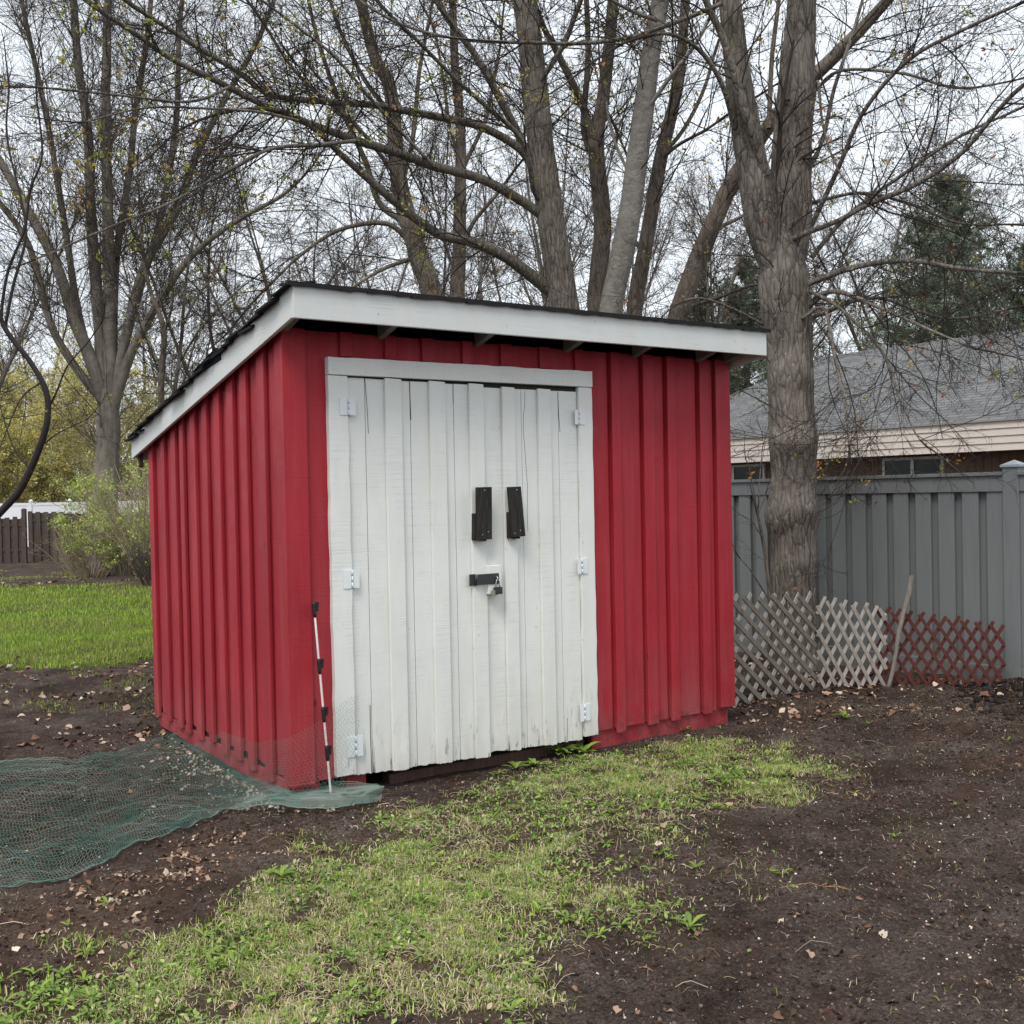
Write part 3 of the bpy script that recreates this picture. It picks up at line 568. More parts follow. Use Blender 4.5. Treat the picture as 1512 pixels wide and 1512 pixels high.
m = MB(); m.box(1.226, 1.262, -.0715, -.0485, .921, .948); m.build('padlock_case', BRASS, lock, .002)
m = MB(); pts = [(1.266+.014*math.cos(a), -.062, .966+.046*math.sin(a)) for a in np.linspace(0, math.pi, 11)]; m.tube(pts, .0034, 8); m.build('shackle', STEEL, lock, 0, True)
# roof: deck, felt, fascia, rakes, rafters
e0, e1 = -.054, SW+.054
m = MB(); m.hexa([(e0, F0[0], F0[1]+.005), (e0+.022, F0[0], F0[1]+.005), (e0+.022, F1[0], F1[1]+.008), (e0, F1[0], F1[1]+.008), (e0, F0[0], F0[1]+.163), (e0+.022, F0[0], F0[1]+.163), (e0+.022, F1[0], F1[1]+.155), (e0, F1[0], F1[1]+.155)]); roof = None
roof = MB().hexa([(e0-.02, F0[0]-.03, F0[1]+.166), (e1+.02, F0[0]-.03, F0[1]+.166), (e1+.02, F1[0]+.02, F1[1]+.160), (e0-.02, F1[0]+.02, F1[1]+.160), (e0-.02, F0[0]-.03, F0[1]+.178), (e1+.02, F0[0]-.03, F0[1]+.178), (e1+.02, F1[0]+.02, F1[1]+.172), (e0-.02, F1[0]+.02, F1[1]+.172)]).build('roof', SHINGLE, shed)
m.build('rake_board', FASCIA, roof, .003)
m = MB(); m.hexa([(e1-.022, F0[0], F0[1]), (e1, F0[0], F0[1]), (e1, F1[0], F1[1]), (e1-.022, F1[0], F1[1]), (e1-.022, F0[0], F0[1]+.163), (e1, F0[0], F0[1]+.163), (e1, F1[0], F1[1]+.155), (e1-.022, F1[0], F1[1]+.155)]); m.build('rake_board', FASCIA, roof, .003)
m = MB(); m.box(e0, e1, F0[0]-.024, F0[0]-.001, F0[1]+.001, F0[1]+.164); m.build('fascia_board', FASCIA, roof, .003)
m = MB(); m.hexa([(e0+.03, F0[0]+.001, F0[1]+.125), (e1-.03, F0[0]+.001, F0[1]+.125), (e1-.03, F1[0], F1[1]+.12), (e0+.03, F1[0], F1[1]+.12), (e0+.03, F0[0]+.001, F0[1]+.162), (e1-.03, F0[0]+.001, F0[1]+.162), (e1-.03, F1[0], F1[1]+.157), (e0+.03, F1[0], F1[1]+.157)]); m.build('roof_deck', DARKDECK, roof)
m = MB(); m.hexa([(e0+.03, F1[0]-.02, F1[1]), (e1-.03, F1[0]-.02, F1[1]), (e1-.03, F1[0]+.0, F1[1]), (e0+.03, F1[0]+.0, F1[1]), (e0+.03, F1[0]-.02, F1[1]+.118), (e1-.03, F1[0]-.02, F1[1]+.118), (e1-.03, F1[0]+.0, F1[1]+.118), (e0+.03, F1[0]+.0, F1[1]+.118)]); m.build('fascia_board', FASCIA, roof, .002)
for u in (.02, .583, 1.209, 1.855, 2.405, 2.966, SW-.03):
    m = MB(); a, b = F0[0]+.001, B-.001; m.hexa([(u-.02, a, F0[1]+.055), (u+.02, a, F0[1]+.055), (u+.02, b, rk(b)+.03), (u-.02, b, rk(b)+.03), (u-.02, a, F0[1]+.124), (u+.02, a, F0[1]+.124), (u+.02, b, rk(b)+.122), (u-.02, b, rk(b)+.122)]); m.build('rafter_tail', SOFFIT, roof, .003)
# ragged felt tabs hanging over the left rake and along the front edge
m = MB(); v = F0[0]-.03
while v < F1[0]:
    w = random.uniform(.10, .26); z = lambda t: F0[1]+.163+(F1[1]-F0[1])*(t-F0[0])/(F1[0]-F0[0]); dr = random.choice([.012, .02, .03, .045]); o_ = random.uniform(.024, .05); b = min(v+w, F1[0]+.045); li = random.uniform(.006, .016)
    m.hexa([(e0-o_, v, z(v)-dr), (e0+.12, v, z(v)+.017), (e0+.12, b, z(b)+.017), (e0-o_-.006, b, z(b)-dr*.6), (e0-o_, v, z(v)-dr+li), (e0+.12, v, z(v)+.028), (e0+.12, b, z(b)+.030), (e0-o_-.006, b, z(b)-dr*.6+li)]); v += w
m.hexa([(e0-.004, .78, rk(.78)+.118), (e0-.001, .78, rk(.78)+.118), (e0-.001, 1.22, rk(1.22)+.155), (e0-.004, 1.22, rk(1.22)+.155), (e0-.03, .80, rk(.8)+.19), (e0+.02, .8, rk(.8)+.19), (e0+.02, 1.22, rk(1.22)+.18), (e0-.03, 1.22, rk(1.22)+.18)])
m.build('felt_edge', SHINGLE, roof)
m = MB(); n = 40
for k in range(n):
    a = e0-.02+(e1-e0+.04)*k/n; b = a+(e1-e0+.04)/n; d0, d1 = random.uniform(.0, .010), random.uniform(.0, .010)
    m.hexa([(a, F0[0]-.045, F0[1]+.160-d0), (b, F0[0]-.045, F0[1]+.160-d1), (b, F0[0]+.1, F0[1]+.179), (a, F0[0]+.1, F0[1]+.179), (a, F0[0]-.045, F0[1]+.178), (b, F0[0]-.045, F0[1]+.178), (b, F0[0]+.1, F0[1]+.186), (a, F0[0]+.1, F0[1]+.186)])
m.build('felt_edge', SHINGLE, roof)
m = MB(); p = (e0+.03, F1[0]-.10, F1[1]-.045); m.hexa([(p[0], p[1], p[2]), (p[0]+.03, p[1], p[2]), (p[0]+.03, p[1]+.03, p[2]-.01), (p[0], p[1]+.03, p[2]-.01), (p[0], p[1]+.02, p[2]+.10), (p[0]+.03, p[1]+.02, p[2]+.10), (p[0]+.03, p[1]+.05, p[2]+.10), (p[0], p[1]+.05, p[2]+.10)]); m.build('splintered_lath', BEAM, roof)

# ------------------------------------------------------------------ step-in post with clips, plank, netting
def S(u, v, z): return O+u*ex+v*ey+np.array([0, 0, z])
pb = G(490, 1189); pb[2] = float(gz(pb[0], pb[1]))
ptp = onplane(463, 888, S(0, -.045, 0), ey)
post = thing('step_in_post', 'thin white step-in fence post with black clips leaning on red wall', 'fence post', pb)
L = lambda p: tuple(np.asarray(p)-pb)
m = MB(); m.tube([L(pb+(ptp-pb)*t) for t in (-.06, 0, .25, .5, .75, .99)], [.004, .0062, .0062, .0062, .006, .0055], 10); m.build('rod', WHITEP, post, 0, True)
for py, px in ((900, 463), (984, 471), (1055, 477), (1112, 483)):
    t = (1189-py)/(1189-888); c = pb+(ptp-pb)*t; dz = (ptp-pb)/np.linalg.norm(ptp-pb); m = MB()
    sx = ex*.8+ey*.0; q = lambda a, b, d: L(c+dz*a+ex*b-ey*d)
    m.tube([q(-.042, 0, 0), q(-.03, 0, 0), q(.03, 0, 0), q(.04, 0, 0)], [.007, .0115, .0115, .008], 10)
    m.bar(q(.0, .013, .004), q(.036, .021, .006), .012, .008, tuple(ey)); m.bar(q(-.028, -.008, .008), q(.03, -.007, .010), .012, .008, tuple(ey)); m.bar(q(-.006, .008, .004), q(.0, .02, .006), .010, .01, tuple(ey))
    m.bar(q(.032, .006, .006), q(.036, .024, .006), .008, .007, tuple(ey)); m.build('clip', BLACKP, post, .001)
a = G(424, 1184, -.085); b = G(563, 1181, -.085); pl = thing('wooden_plank', 'short weathered grey plank lying under netting at shed corner', 'plank', (a+b)/2)
m = MB(); c = (a+b)/2; m.bar(tuple(a-c), tuple(b-c), .085, .038); m.build('board', m_oldwood('pale_weathered_plank', (.20, .18, .15), (.40, .38, .34), 1.2), pl, .004)
# green garden netting: real hexagon strands draped over the soil, one flap standing against the shed
NETM = N('green_net_strand'); f_ = NETM.noise(3, 4); NETM = NETM.out(NETM.mix(NETM.ramp(f_, [(.36, 0), (.58, 1)]), (.05, .155, .128), (.165, .215, .187)), .55, None, .3)
def pline(P, s):
    P = np.asarray(P, float); d = np.r_[0, np.cumsum(np.linalg.norm(np.diff(P, axis=0), axis=1))]; d /= d[-1]
    return np.stack([np.interp(s, d, P[:, k]) for k in range(P.shape[1])], 1)
def hexnet(surf, Lx, Ly, cell=.0215, ex_=1.0):
    """edges of a hexagon lattice in (0..Lx,0..Ly), mapped by surf(s,t)->world"""
    h = cell/math.sqrt(3); E = []; a = cell; rows = int(Ly/(1.5*h)); cols = int(Lx/a)
    for r in range(rows):
        y = r*1.5*h; k = np.arange(cols); x0 = k*a+(a/2 if r % 2 else 0)
        for dx, dy, ex2, ey2 in ((0, 0, a/2, h/2), (a/2, h/2, a, 0), (a/2, h/2, a/2, h*1.5)):
            E.append(np.stack([x0+dx, np.full(cols, y+dy), x0+ex2, np.full(cols, y+ey2)], 1))
    E = np.concatenate(E); E = E[(E[:, 0] < Lx) & (E[:, 2] < Lx) & (E[:, 1] < Ly) & (E[:, 3] < Ly)]
    return np.stack([surf(E[:, 0]/Lx, E[:, 1]/Ly), surf(E[:, 2]/Lx, E[:, 3]/Ly)], 1)
TOPE = [tuple(G(*p, -.07)) for p in [(-330, 1150), (-150, 1128), (0, 1120), (95, 1122), (170, 1108), (250, 1080), (310, 1078), (345, 1090), (385, 1122), (430, 1166), (470, 1160), (500, 1172), (530, 1166), (562, 1170)]]
BOTE = [tuple(G(*p, -.08)) for p in [(-420, 1420), (-200, 1362), (0, 1312), (80, 1299), (150, 1278), (205, 1252), (300, 1220), (340, 1203), (400, 1195), (440, 1201), (480, 1202), (520, 1200), (545, 1195), (566, 1180)]]
def sheet(s, t):
    # strands crowd together near both long edges where the net is gathered
    tt = t+.045*np.sin(2*math.pi*t*1)*0-.06*np.sin(2*math.pi*t); tt = np.clip(tt, 0, 1)
    w = (fbm(s*9, t*3, 301, 3)-.5); a = pline(TOPE, np.clip(s+.01*w, 0, 1)); b = pline(BOTE, np.clip(s+.015*w, 0, 1)); P = a*(1-tt[:, None])+b*tt[:, None]
    P[:, 0] += (fbm(s*14, t*9, 311, 2)-.5)*.05; P[:, 1] += (fbm(s*14, t*9, 313, 2)-.5)*.05
    edge = np.exp(-t/.03)+np.exp(-(1-t)/.03)
    lift = .012+.022*np.clip(fbm(s*8, t*4, 317, 3)-.45, 0, 1)+edge*(.012+.05*np.clip(fbm(s*16, t*.5, 319, 2)-.42, 0, 1))+.05*np.exp(-((s-.80)/.05)**2)*np.exp(-((t-.05)/.2)**2)
    lift = lift+.052*np.clip((s-.70)/.1, 0, 1)*np.clip((1.02-t)/.15, 0, 1)
    P[:, 2] = gz(P[:, 0], P[:, 1])+lift; return P
E1 = hexnet(sheet, 4.5, 1.45)
# upright flap: along the left wall, round the corner, past the post
FB = [tuple(S(-.05, 1.55, -.07)), tuple(S(-.06, .9, -.08)), tuple(S(-.06, .3, -.07)), tuple(S(-.05, -.04, -.02)), tuple(S(.10, -.10, -.01)), tuple(S(.22, -.14, .02)), tuple(S(.30, -.10, .10)), tuple(S(.345, -.06, .13))]
FT = [tuple(S(-.05, 1.50, -.05)), tuple(S(-.045, .95, .14)), tuple(S(-.04, .35, .17)), tuple(S(-.035, -.02, .27)), tuple(S(.10, -.07, .34)), tuple(S(.2, -.08, .40)), tuple(S(.30, -.05, .435)), tuple(S(.385, -.035, .44))]
def flap(s, t):
    P = pline(FB, s)*(1-t[:, None])+pline(FT, s)*t[:, None]; w = (fbm(s*10, t*4, 331, 3)-.5)
    P = P-np.outer(w*.05+.01, ey+ex*.3)+np.outer((fbm(s*7, t*6, 335, 2)-.5)*.05*np.clip((s-.5)*3, 0, 1), ex); P[:, 2] += (fbm(s*6, t*2, 337, 2)-.5)*.03; return P
E2 = hexnet(flap, 2.1, .42, .023)
E = np.concatenate([E1, E2]); mid = E.mean(1, keepdims=True)
n0 = float(E1[:, 0, 2].min()); nb = G(250, 1180); net = thing('garden_netting', 'green hexagonal garden netting spread on the soil and folded up at shed corner', 'netting', nb)
v, q = tubes(E1-nb, np.full((len(E1), 2), .00125), 3); mesh_np('ground_net', v, q, NETM, net)
v, q = tubes(E2-nb, np.full((len(E2), 2), .00048), 3); mesh_np('upright_net', v, q, NETM, net)
P = np.stack([sheet(np.linspace(0, 1, 260), np.full(260, e)) for e in (.0, .996, .012, .985)], 0)-nb; v, q = tubes(P, np.full(P.shape[:2], .0016), 4); mesh_np('edge_cord', v, q, NETM, net, True)

# ------------------------------------------------------------------ grey board fence
FDIR = np.array([math.cos(2.2158), math.sin(2.2158), 0]); FN = np.array([math.sin(2.2158), -math.cos(2.2158), 0])
FP = G(1490, 1012); FRZ = 2.2158
GREYF = N('grey_composite_boards'); g_ = GREYF.noise(30, 4, GREYF.map((3, 3, .15))); zf = GREYF.sep()[2]; gc = GREYF.mix(g_, (.150, .160, .162), (.190, .202, .205)); gc = GREYF.mix(GREYF.math('MULTIPLY', GREYF.ramp(zf, [(.0, 1), (.35, .0)]), GREYF.ramp(GREYF.noise(7, 5), [(.35, 0), (.65, .8)])), gc, (.10, .085, .07)); gc = GREYF.mix(GREYF.math('MULTIPLY', GREYF.ramp(GREYF.noise(5, 5, GREYF.map((4, 4, .3))), [(.5, 0), (.7, 1)]), .35), gc, (.13, .135, .13)); GREYF = GREYF.out(gc, .6, GREYF.bump(g_, .12, .004), .3)
CAPM = flat('pale_grey_cap', (.30, .33, .36), .5, .3, 0, .1)
fence = thing('grey_fence', 'grey composite board privacy fence with flat top rail beside tree', 'fence', (FP[0], FP[1], -.14), FRZ)
# local x runs along the fence away from the post; side is the sign of local y on the yard side
side = 1 if (np.array([-math.sin(FRZ), math.cos(FRZ)])@(-FP[:2])) > 0 else -1
def fence_run(par, x0, x1, H=1.735):
    x = x0+.004; m1 = MB(); m2 = MB(); k = 0
    while x < x1-.02:
        w = .142; m1.box(x, min(x+w, x1), *sorted((side*.022, side*.042)), .06, H-.10); x += .2125
    m1.build('front_boards', GREYF, par, .003)
    m2.box(x0, x1, *sorted((-side*.012, side*.0)), .06, H-.10); m2.build('rear_boards', GREYF, par)
    m = MB(); m.box(x0, x1, *sorted((-side*.03, side*.056)), H-.145, H-.018); m.build('top_rail', GREYF, par, .003)
    m = MB(); m.box(x0-.0, x1, *sorted((-side*.05, side*.078)), H-.0175, H+.012); m.build('cap_rail', GREYF, par, .003)
    m = MB(); m.box(x0, x1, *sorted((-side*.03, side*.057)), .02, .19); m.build('bottom_rail', GREYF, par, .003)
def fpost(par, x, H=1.78):
    m = MB(); m.box(x-.065, x+.065, -.065, .065, -.2, H); p = m.build('post', GREYF, par, .004)
    m = MB(); m.box(x-.078, x+.078, -.078, .078, H+.001, H+.022); m._add([(x-.072, -.072, H+.0225), (x+.072, -.072, H+.0225), (x+.072, .072, H+.0225), (x-.072, .072, H+.0225), (x, 0, H+.06)], [(0, 1, 4), (1, 2, 4), (2, 3, 4), (3, 0, 4)]); m.build('post_cap', CAPM, p, .002)
fence_run(fence, .0, 2.035); fence_run(fence, 2.165, 4.55); fence_run(fence, -2.6, -.13)
for x in (-.065, 2.10, 4.615): fpost(fence, x)

# ------------------------------------------------------------------ low trellis pieces and stick
def trellis(name, label, A0, B0, hA, hB, mat, s1, s2, pitch, w=.032, th=.009, seed=1, matb=None, lean=.04):
    A0 = np.array(A0, float); B0 = np.array(B0, float); A0[2] = float(gz(A0[0], A0[1])); B0[2] = float(gz(B0[0], B0[1]))
    d = B0-A0; Ln = float(np.linalg.norm(d[:2])); d = d/Ln; t = thing(name, label, 'trellis', A0); n = np.array([d[1], -d[0], 0]); n = n*np.sign(n@(CAM-A0)); n = n/np.linalg.norm(n)
    r = random.Random(seed); H = lambda s: hA+(hB-hA)*s/Ln
    for lay, (sl, off) in enumerate(((-s1, .006), (s2, -.006))):
        m = MB(); s = -3.0
        while s < Ln+3:
            s0 = s+r.uniform(-.006, .006); pts = []
            # line x = s0 + z/sl ; clip to [0,Ln] x [bottom, H]
            zb = r.uniform(-.02, .02); zt = max(H(min(max(s0+.8*H(Ln/2)/sl, 0), Ln))+r.uniform(-.006, .012), .1)
            za, zc = zb, zt
            xa, xc = s0+za/sl, s0+zc/sl
            lo, hi = min(xa, xc), max(xa, xc)
            if hi > 0.01 and lo < Ln-.01:
                for tgt in (0, Ln):
                    if (xa-tgt)*(xc-tgt) < 0:
                        zz = (tgt-s0)*sl
                        if (xa < 0) if tgt == 0 else (xa > Ln): xa, za = tgt, zz
                        else: xc, zc = tgt, zz
                if abs(zc-za) > .05:
                    P0 = d*xa+np.array([0, 0, za])+n*off-n*lean*za; P1 = d*xc+np.array([0, 0, zc])+n*off-n*lean*zc
                    m.bar(tuple(P0), tuple(P1), w, th, tuple(n))
            s += pitch
        m.build('slats', (mat if lay == 0 else (matb or mat)), t, .001)
    return t
PALEW = m_oldwood('pale_grey_slats', (.22, .20, .175), (.52, .50, .46), 1.8); DARKW = m_oldwood('brown_grey_slats', (.105, .085, .068), (.29, .255, .215), 1.4)
a0 = S(SW+.03, .02, 0); b0 = G(1207, 1012); b1 = G(1304, 1016); c1 = G(1484, 1020)
trellis('wooden_trellis', 'brown grey weathered trellis panel tilted beside the red shed', G(1078, 1046), b0, .82, .76, DARKW, .74, .98, .180, .038, .009, 3, PALEW)
trellis('wooden_trellis', 'pale grey trellis panel between brown grey and red brown trellis pieces', b0+np.array([0, -.02, 0]), b1+np.array([.03, -.0, 0]), .74, .62, GREYWOOD, 2.05, 2.05, .090, .027, .009, 5, PALEW)
trellis('wooden_trellis', 'red brown stained trellis panel in front of grey fence', b1+np.array([-.03, .06, 0]), c1, .62, .46, REDWOOD, 1.62, 1.62, .094, .027, .009, 7)
sb = G(1312, 1018); sb[2] = float(gz(sb[0], sb[1])); st = A(1346, 850, sb[1]-.05); stick = thing('wooden_stake', 'rough grey wooden stake leaning at pale and red brown trellis', 'stake', sb)
k = 7; P = [tuple((st-sb)*t+np.array([.008*math.sin(t*9), 0, 0])) for t in np.linspace(-.05, 1, k)]; m = MB(); m.tube(P, [.014, .016, .015, .018, .017, .02, .017], 9); m.build('shaft', m_oldwood('split_grey_wood', (.12, .10, .085), (.34, .31, .27), 2), stick)

# ------------------------------------------------------------------ neighbour's house behind the grey fence
Pe = A(1512, 664, 17.0); HZ = float(Pe[2]); hb = np.array([Pe[0], Pe[1], -.4]); house = thing('brick_house', 'long low house with grey shingle hip roof behind grey fence', 'house', hb, FRZ)
hs_ = -side      # local y sign pointing away from the yard
def hy(d): return hs_*d
Z0 = HZ+.4; Z1 = Z0+.515; X0, X1, RE = -6.0, 9.8, 7.72; RUN, RISE = 5.09, 5.09*5/12
def m_shingle():
    n = N('grey_asphalt_shingles'); x, y, z = n.sep(); cv = n.t.nodes.new('ShaderNodeCombineXYZ'); n.L(x, cv.inputs[0]); n.L(n.math('MULTIPLY', z, 2.6), cv.inputs[1])
    b = n.t.nodes.new('ShaderNodeTexBrick'); n.L(cv.outputs[0], b.inputs[0]); b.inputs['Scale'].default_value = 1; b.inputs['Brick Width'].default_value = .3; b.inputs['Row Height'].default_value = .145; b.inputs['Mortar Size'].default_value = .012; b.inputs['Color1'].default_value = (.14, .142, .145, 1); b.inputs['Color2'].default_value = (.25, .252, .255, 1); b.inputs['Mortar'].default_value = (.05, .05, .052, 1); b.offset = .37
    c = n.mix(n.math('MULTIPLY', n.noise(1.1, 5), .6), b.outputs[0], (.15, .152, .155), 'MIX'); c = n.mix(n.math('MULTIPLY', n.noise(120, 2), .4), c, (.06, .06, .06))
    return n.out(c, .92, n.bump(b.outputs[1], .5, .02), .1)
def m_siding(name, a, row, gap):
    n = N(name); x, y, z = n.sep(); fr_ = n.math('FRACT', n.math('DIVIDE', z, row)); c = n.mix(n.noise(2, 4), a, tuple(q*.9 for q in a))
    return n.out(n.mix(n.ramp(fr_, [(0, 1), (gap, 0)]), c, tuple(q*.35 for q in a)), .6, None, .3)
SHG = m_shingle(); BEIGE = flat('beige_lap_siding', (.62, .548, .487), .6, .3, 0, .06); BROWNW = m_oldwood('brown_upright_boards', (.10, .062, .045), (.17, .115, .088), .6); WINF = flat('pale_window_frame', (.55, .56, .54), .5); GLASS = N('dark_window_glass'); GLASS = GLASS.out((.008, .016, .014), .12, None, .22)
ov = .55
def rp(x, d, z): return (x, hy(d), z)
V = [rp(X0, 0, Z1), rp(X1, 0, Z1), rp(X1, 2*RUN, Z1), rp(X0, 2*RUN, Z1), rp(X0+RUN*.4, RUN, Z1+RISE), rp(RE, RUN, Z1+RISE)]
m = MB(); m._add(V+[(p[0], p[1], p[2]-.03) for p in V[:4]], [(0, 1, 5, 4), (1, 2, 5), (2, 3, 4, 5), (3, 0, 4), (0, 6, 7, 1), (1, 7, 8, 2), (2, 8, 9, 3), (3, 9, 6, 0), (6, 9, 8, 7)]); hr = m.build('roof', SHG, house)
# ridge cap shingles
m = MB()
for k in range(60):
    x = X0+RUN*.4+(RE-X0-RUN*.4)*k/60; m.hexa([(x, hy(RUN-.13), Z1+RISE-.045), (x+.19, hy(RUN-.13), Z1+RISE-.05), (x+.19, hy(RUN+.13), Z1+RISE-.05), (x, hy(RUN+.13), Z1+RISE-.045), (x, hy(RUN-.02), Z1+RISE+.02), (x+.2, hy(RUN-.02), Z1+RISE+.012), (x+.2, hy(RUN+.02), Z1+RISE+.012), (x, hy(RUN+.02), Z1+RISE+.02)])
m.build('ridge_cap', SHG, hr)
for k in range(4):     # lapped beige boards under the eave
    z = Z0+(Z1-.035-Z0)*k/4; h_ = (Z1-.035-Z0)/4; m = MB(); m._add([rp(X0, -.006, z+.006), rp(X1, -.006, z+.006), rp(X1, .03, z+.006), rp(X0, .03, z+.006), rp(X0, .012, z+h_), rp(X1, .012, z+h_), rp(X1, .03, z+h_), rp(X0, .03, z+h_)], [(0, 1, 2, 3), (4, 5, 6, 7), (0, 1, 5, 4), (1, 2, 6, 5), (2, 3, 7, 6), (3, 0, 4, 7)]); m.build('eave_board', BEIGE, house)
m = MB(); m.box(X0, X1, *sorted((hy(-.03), hy(.0))), Z1-.033, Z1-.005); m.build('drip_edge', flat('drip_edge_metal', (.3, .28, .26)), house)
m = MB(); m.box(X0+.01, X1-.01, *sorted((hy(.031), hy(ov+.2))), Z0+.02, Z0+.04); m.build('soffit', BEIGE, house)
m = MB(); m.box(X0+ov, X1-ov, *sorted((hy(ov), hy(2*RUN-ov))), 0, Z0+.018)
for k in range(110):
    x = X0+ov+.05+k*.145; 
    if x < X1-ov: m.box(x, x+.012, *sorted((hy(ov-.012), hy(ov-.001))), .3, Z0-.02)
m.build('wall', BROWNW, house)
n3 = np.array([FDIR[1], -FDIR[0], 0]); bk = hs_*np.array([-math.sin(FRZ), math.cos(FRZ), 0])
def hx(px, py): return float((onplane(px, py, hb+bk*ov, n3)-hb)@FDIR)
for xa, xb in ((hx(1395, 690), hx(1305, 690)), (hx(1131, 700), hx(1040, 700))):
    zt = Z0-.02; zb = zt-.62; mid = (xa+xb)/2; y0, y1 = sorted((hy(ov-.05), hy(ov-.013)))
    m = MB(); m.box(xa, xb, y0, y1, zt-.05, zt); m.box(xa, xb, y0, y1, zb, zb+.05); m.box(xa, xa+.05, y0, y1, zb+.051, zt-.051); m.box(xb-.05, xb, y0, y1, zb+.051, zt-.051); m.box(mid-.03, mid+.03, y0, y1, zb+.051, zt-.051); w_ = m.build('window', WINF, house)
    m = MB(); m.box(xa+.05, xb-.05, *sorted((hy(ov-.03), hy(ov-.02))), zb+.05, zt-.05); m.build('pane', GLASS, w_)

# ------------------------------------------------------------------ far left: brown board fence, white vinyl fence, pale house
BROWNF = m_oldwood('dark_brown_fence_boards', (.045, .034, .029), (.125, .10, .088), .8); VINYL = flat('white_vinyl', (.78, .80, .83), .4, .3, 0, .04)
def board_fence(name, label, pa, pb_, ha, hb_, mat, Y):
    a = A(*pa, Y); b = A(*pb_, Y*1.02); a[2] = b[2] = 0; gza = float(gz(a[0], a[1])); d = (b-a); Ln = float(np.linalg.norm(d)); d /= Ln; t = thing(name, label, 'fence', (a[0], a[1], gza), math.atan2(d[1], d[0])); m = MB(); m2 = MB(); x = 0; k = 0
    while x < Ln:
        h = ha+(hb_-ha)*x/Ln+random.uniform(-.015, .015); m_ = m if k % 2 == 0 else m2; y = -.03 if k % 2 == 0 else .02; w = random.uniform(.135, .15); m_.box(x, min(x+w, Ln), y, y+.02, -.1, h-(0 if k % 2 == 0 else .05)); x += .118 if k % 2 else .125; k += 1
    m.build('front_pickets', mat, t); m2.build('rear_pickets', mat, t); m = MB()
    for z in (.35, ha*.8): m.box(0, Ln, -.009, .019, z, z+.08)
    m.build('rails', mat, t); return t
board_fence('picket_fence', 'dark brown weathered picket fence with level top at far left', (-150, 780), (34, 780), 1.45, 1.45, BROWNF, 34.0)
board_fence('picket_fence', 'dark brown picket fence with slightly sloping top behind green shrub', (42, 780), (330, 780), 1.66, 1.42, BROWNF, 34.6)
a = A(36, 780, 33.9); a[2] = float(gz(a[0], a[1])); t = thing('fence_post', 'dark wooden gate post between the two brown picket fences', 'fence post', a); m = MB(); m.box(-.06, .06, -.06, .06, -.2, 1.72); m._add([(-.06, -.06, 1.7201), (.06, -.06, 1.7201), (.06, .06, 1.7201), (-.06, .06, 1.7201), (0, 0, 1.75)], [(0, 1, 4), (1, 2, 4), (2, 3, 4), (3, 0, 4)]); m.build('shaft', BROWNF, t)
a = A(-120, 770, 47); b = A(330, 770, 44); a[2] = b[2] = -.36; d = b-a; Ln = float(np.linalg.norm(d)); wf = thing('vinyl_fence', 'bright white vinyl fence with capped posts behind the brown picket fence', 'fence', a, math.atan2(d[1], d[0]))
m = MB(); m.box(0, Ln, -.02, .02, .05, 1.82); m.build('panel', VINYL, wf); m = MB(); m.box(0, Ln, -.04, .04, 1.82, 1.93); m.build('top_rail', VINYL, wf)
for k in range(int(Ln/.62)+1):
    if k % 3 == 0: m = MB(); x = k*.62; m.box(x-.07, x+.07, -.07, .07, 0, 1.98); m.lathe([(.10, 1.9805), (.10, 2.0), (.03, 2.08)], (x, 0, 0), 8); m.build('post', VINYL, wf)
hp = A(-10, 745, 58); hp[2] = -.36; fh = thing('pale_house', 'small pale beige gabled house beyond the white vinyl fence', 'house', hp, .15); m = MB(); m.prism([(-3.4, 0, 0), (2.6, 0, 0), (2.6, 0, 2.3), (-.4, 0, 3.6), (-3.4, 0, 2.3)], (0, 8, 0)); m.build('wall', flat('pale_beige_wall', (.42, .38, .33)), fh)
m = MB(); m.prism([(-3.8, -.3, 2.2), (-.4, -.3, 3.68), (3.0, -.3, 2.2), (3.0, -.3, 2.3), (-.4, -.3, 3.8), (-3.8, -.3, 2.3)], (0, 8.6, 0)); m.build('roof', flat('pale_brown_roof', (.22, .2, .18)), fh)

# ------------------------------------------------------------------ trees
def resample(P, r, step):
    P = np.asarray(P, float); r = np.asarray(r, float); n = len(P)
    d = np.r_[0, np.cumsum(np.linalg.norm(np.diff(P, axis=0), axis=1))]; m = max(4, int(d[-1]/step)); out = []
    s = np.linspace(0, d[-1], m); Pe_ = np.vstack([2*P[0]-P[1], P, 2*P[-1]-P[-2]])
    i = np.clip(np.searchsorted(d, s, 'right')-1, 0, n-2); t = ((s-d[i])/np.maximum(d[i+1]-d[i], 1e-9))[:, None]
    p0, p1, p2, p3 = Pe_[i], Pe_[i+1], Pe_[i+2], Pe_[i+3]
    Q = .5*((2*p1)+(-p0+p2)*t+(2*p0-5*p1+4*p2-p3)*t*t+(-p0+3*p1-3*p2+p3)*t**3)
    return Q, np.interp(s, d, r)
def limb_px(pts, Y0, Y1, w0, w1, step=.08, ground=None):
    """a limb through the given picture points, its distance running from Y0 to Y1; widths in picture pixels"""
    n = len(pts); d = np.r_[0, np.cumsum([math.dist(pts[k], pts[k+1]) for k in range(n-1)])]; d /= d[-1]; Ys = Y0+(Y1-Y0)*d; ws = w0+(w1-w0)*d if np.isscalar(w1) else np.array(w1)
    P = np.array([A(p[0], p[1], y) for p, y in zip(pts, Ys)]); r = ws/2*Ys/FPX
    if ground is not None: P[0, 2] = ground
    return resample(P, r, step)
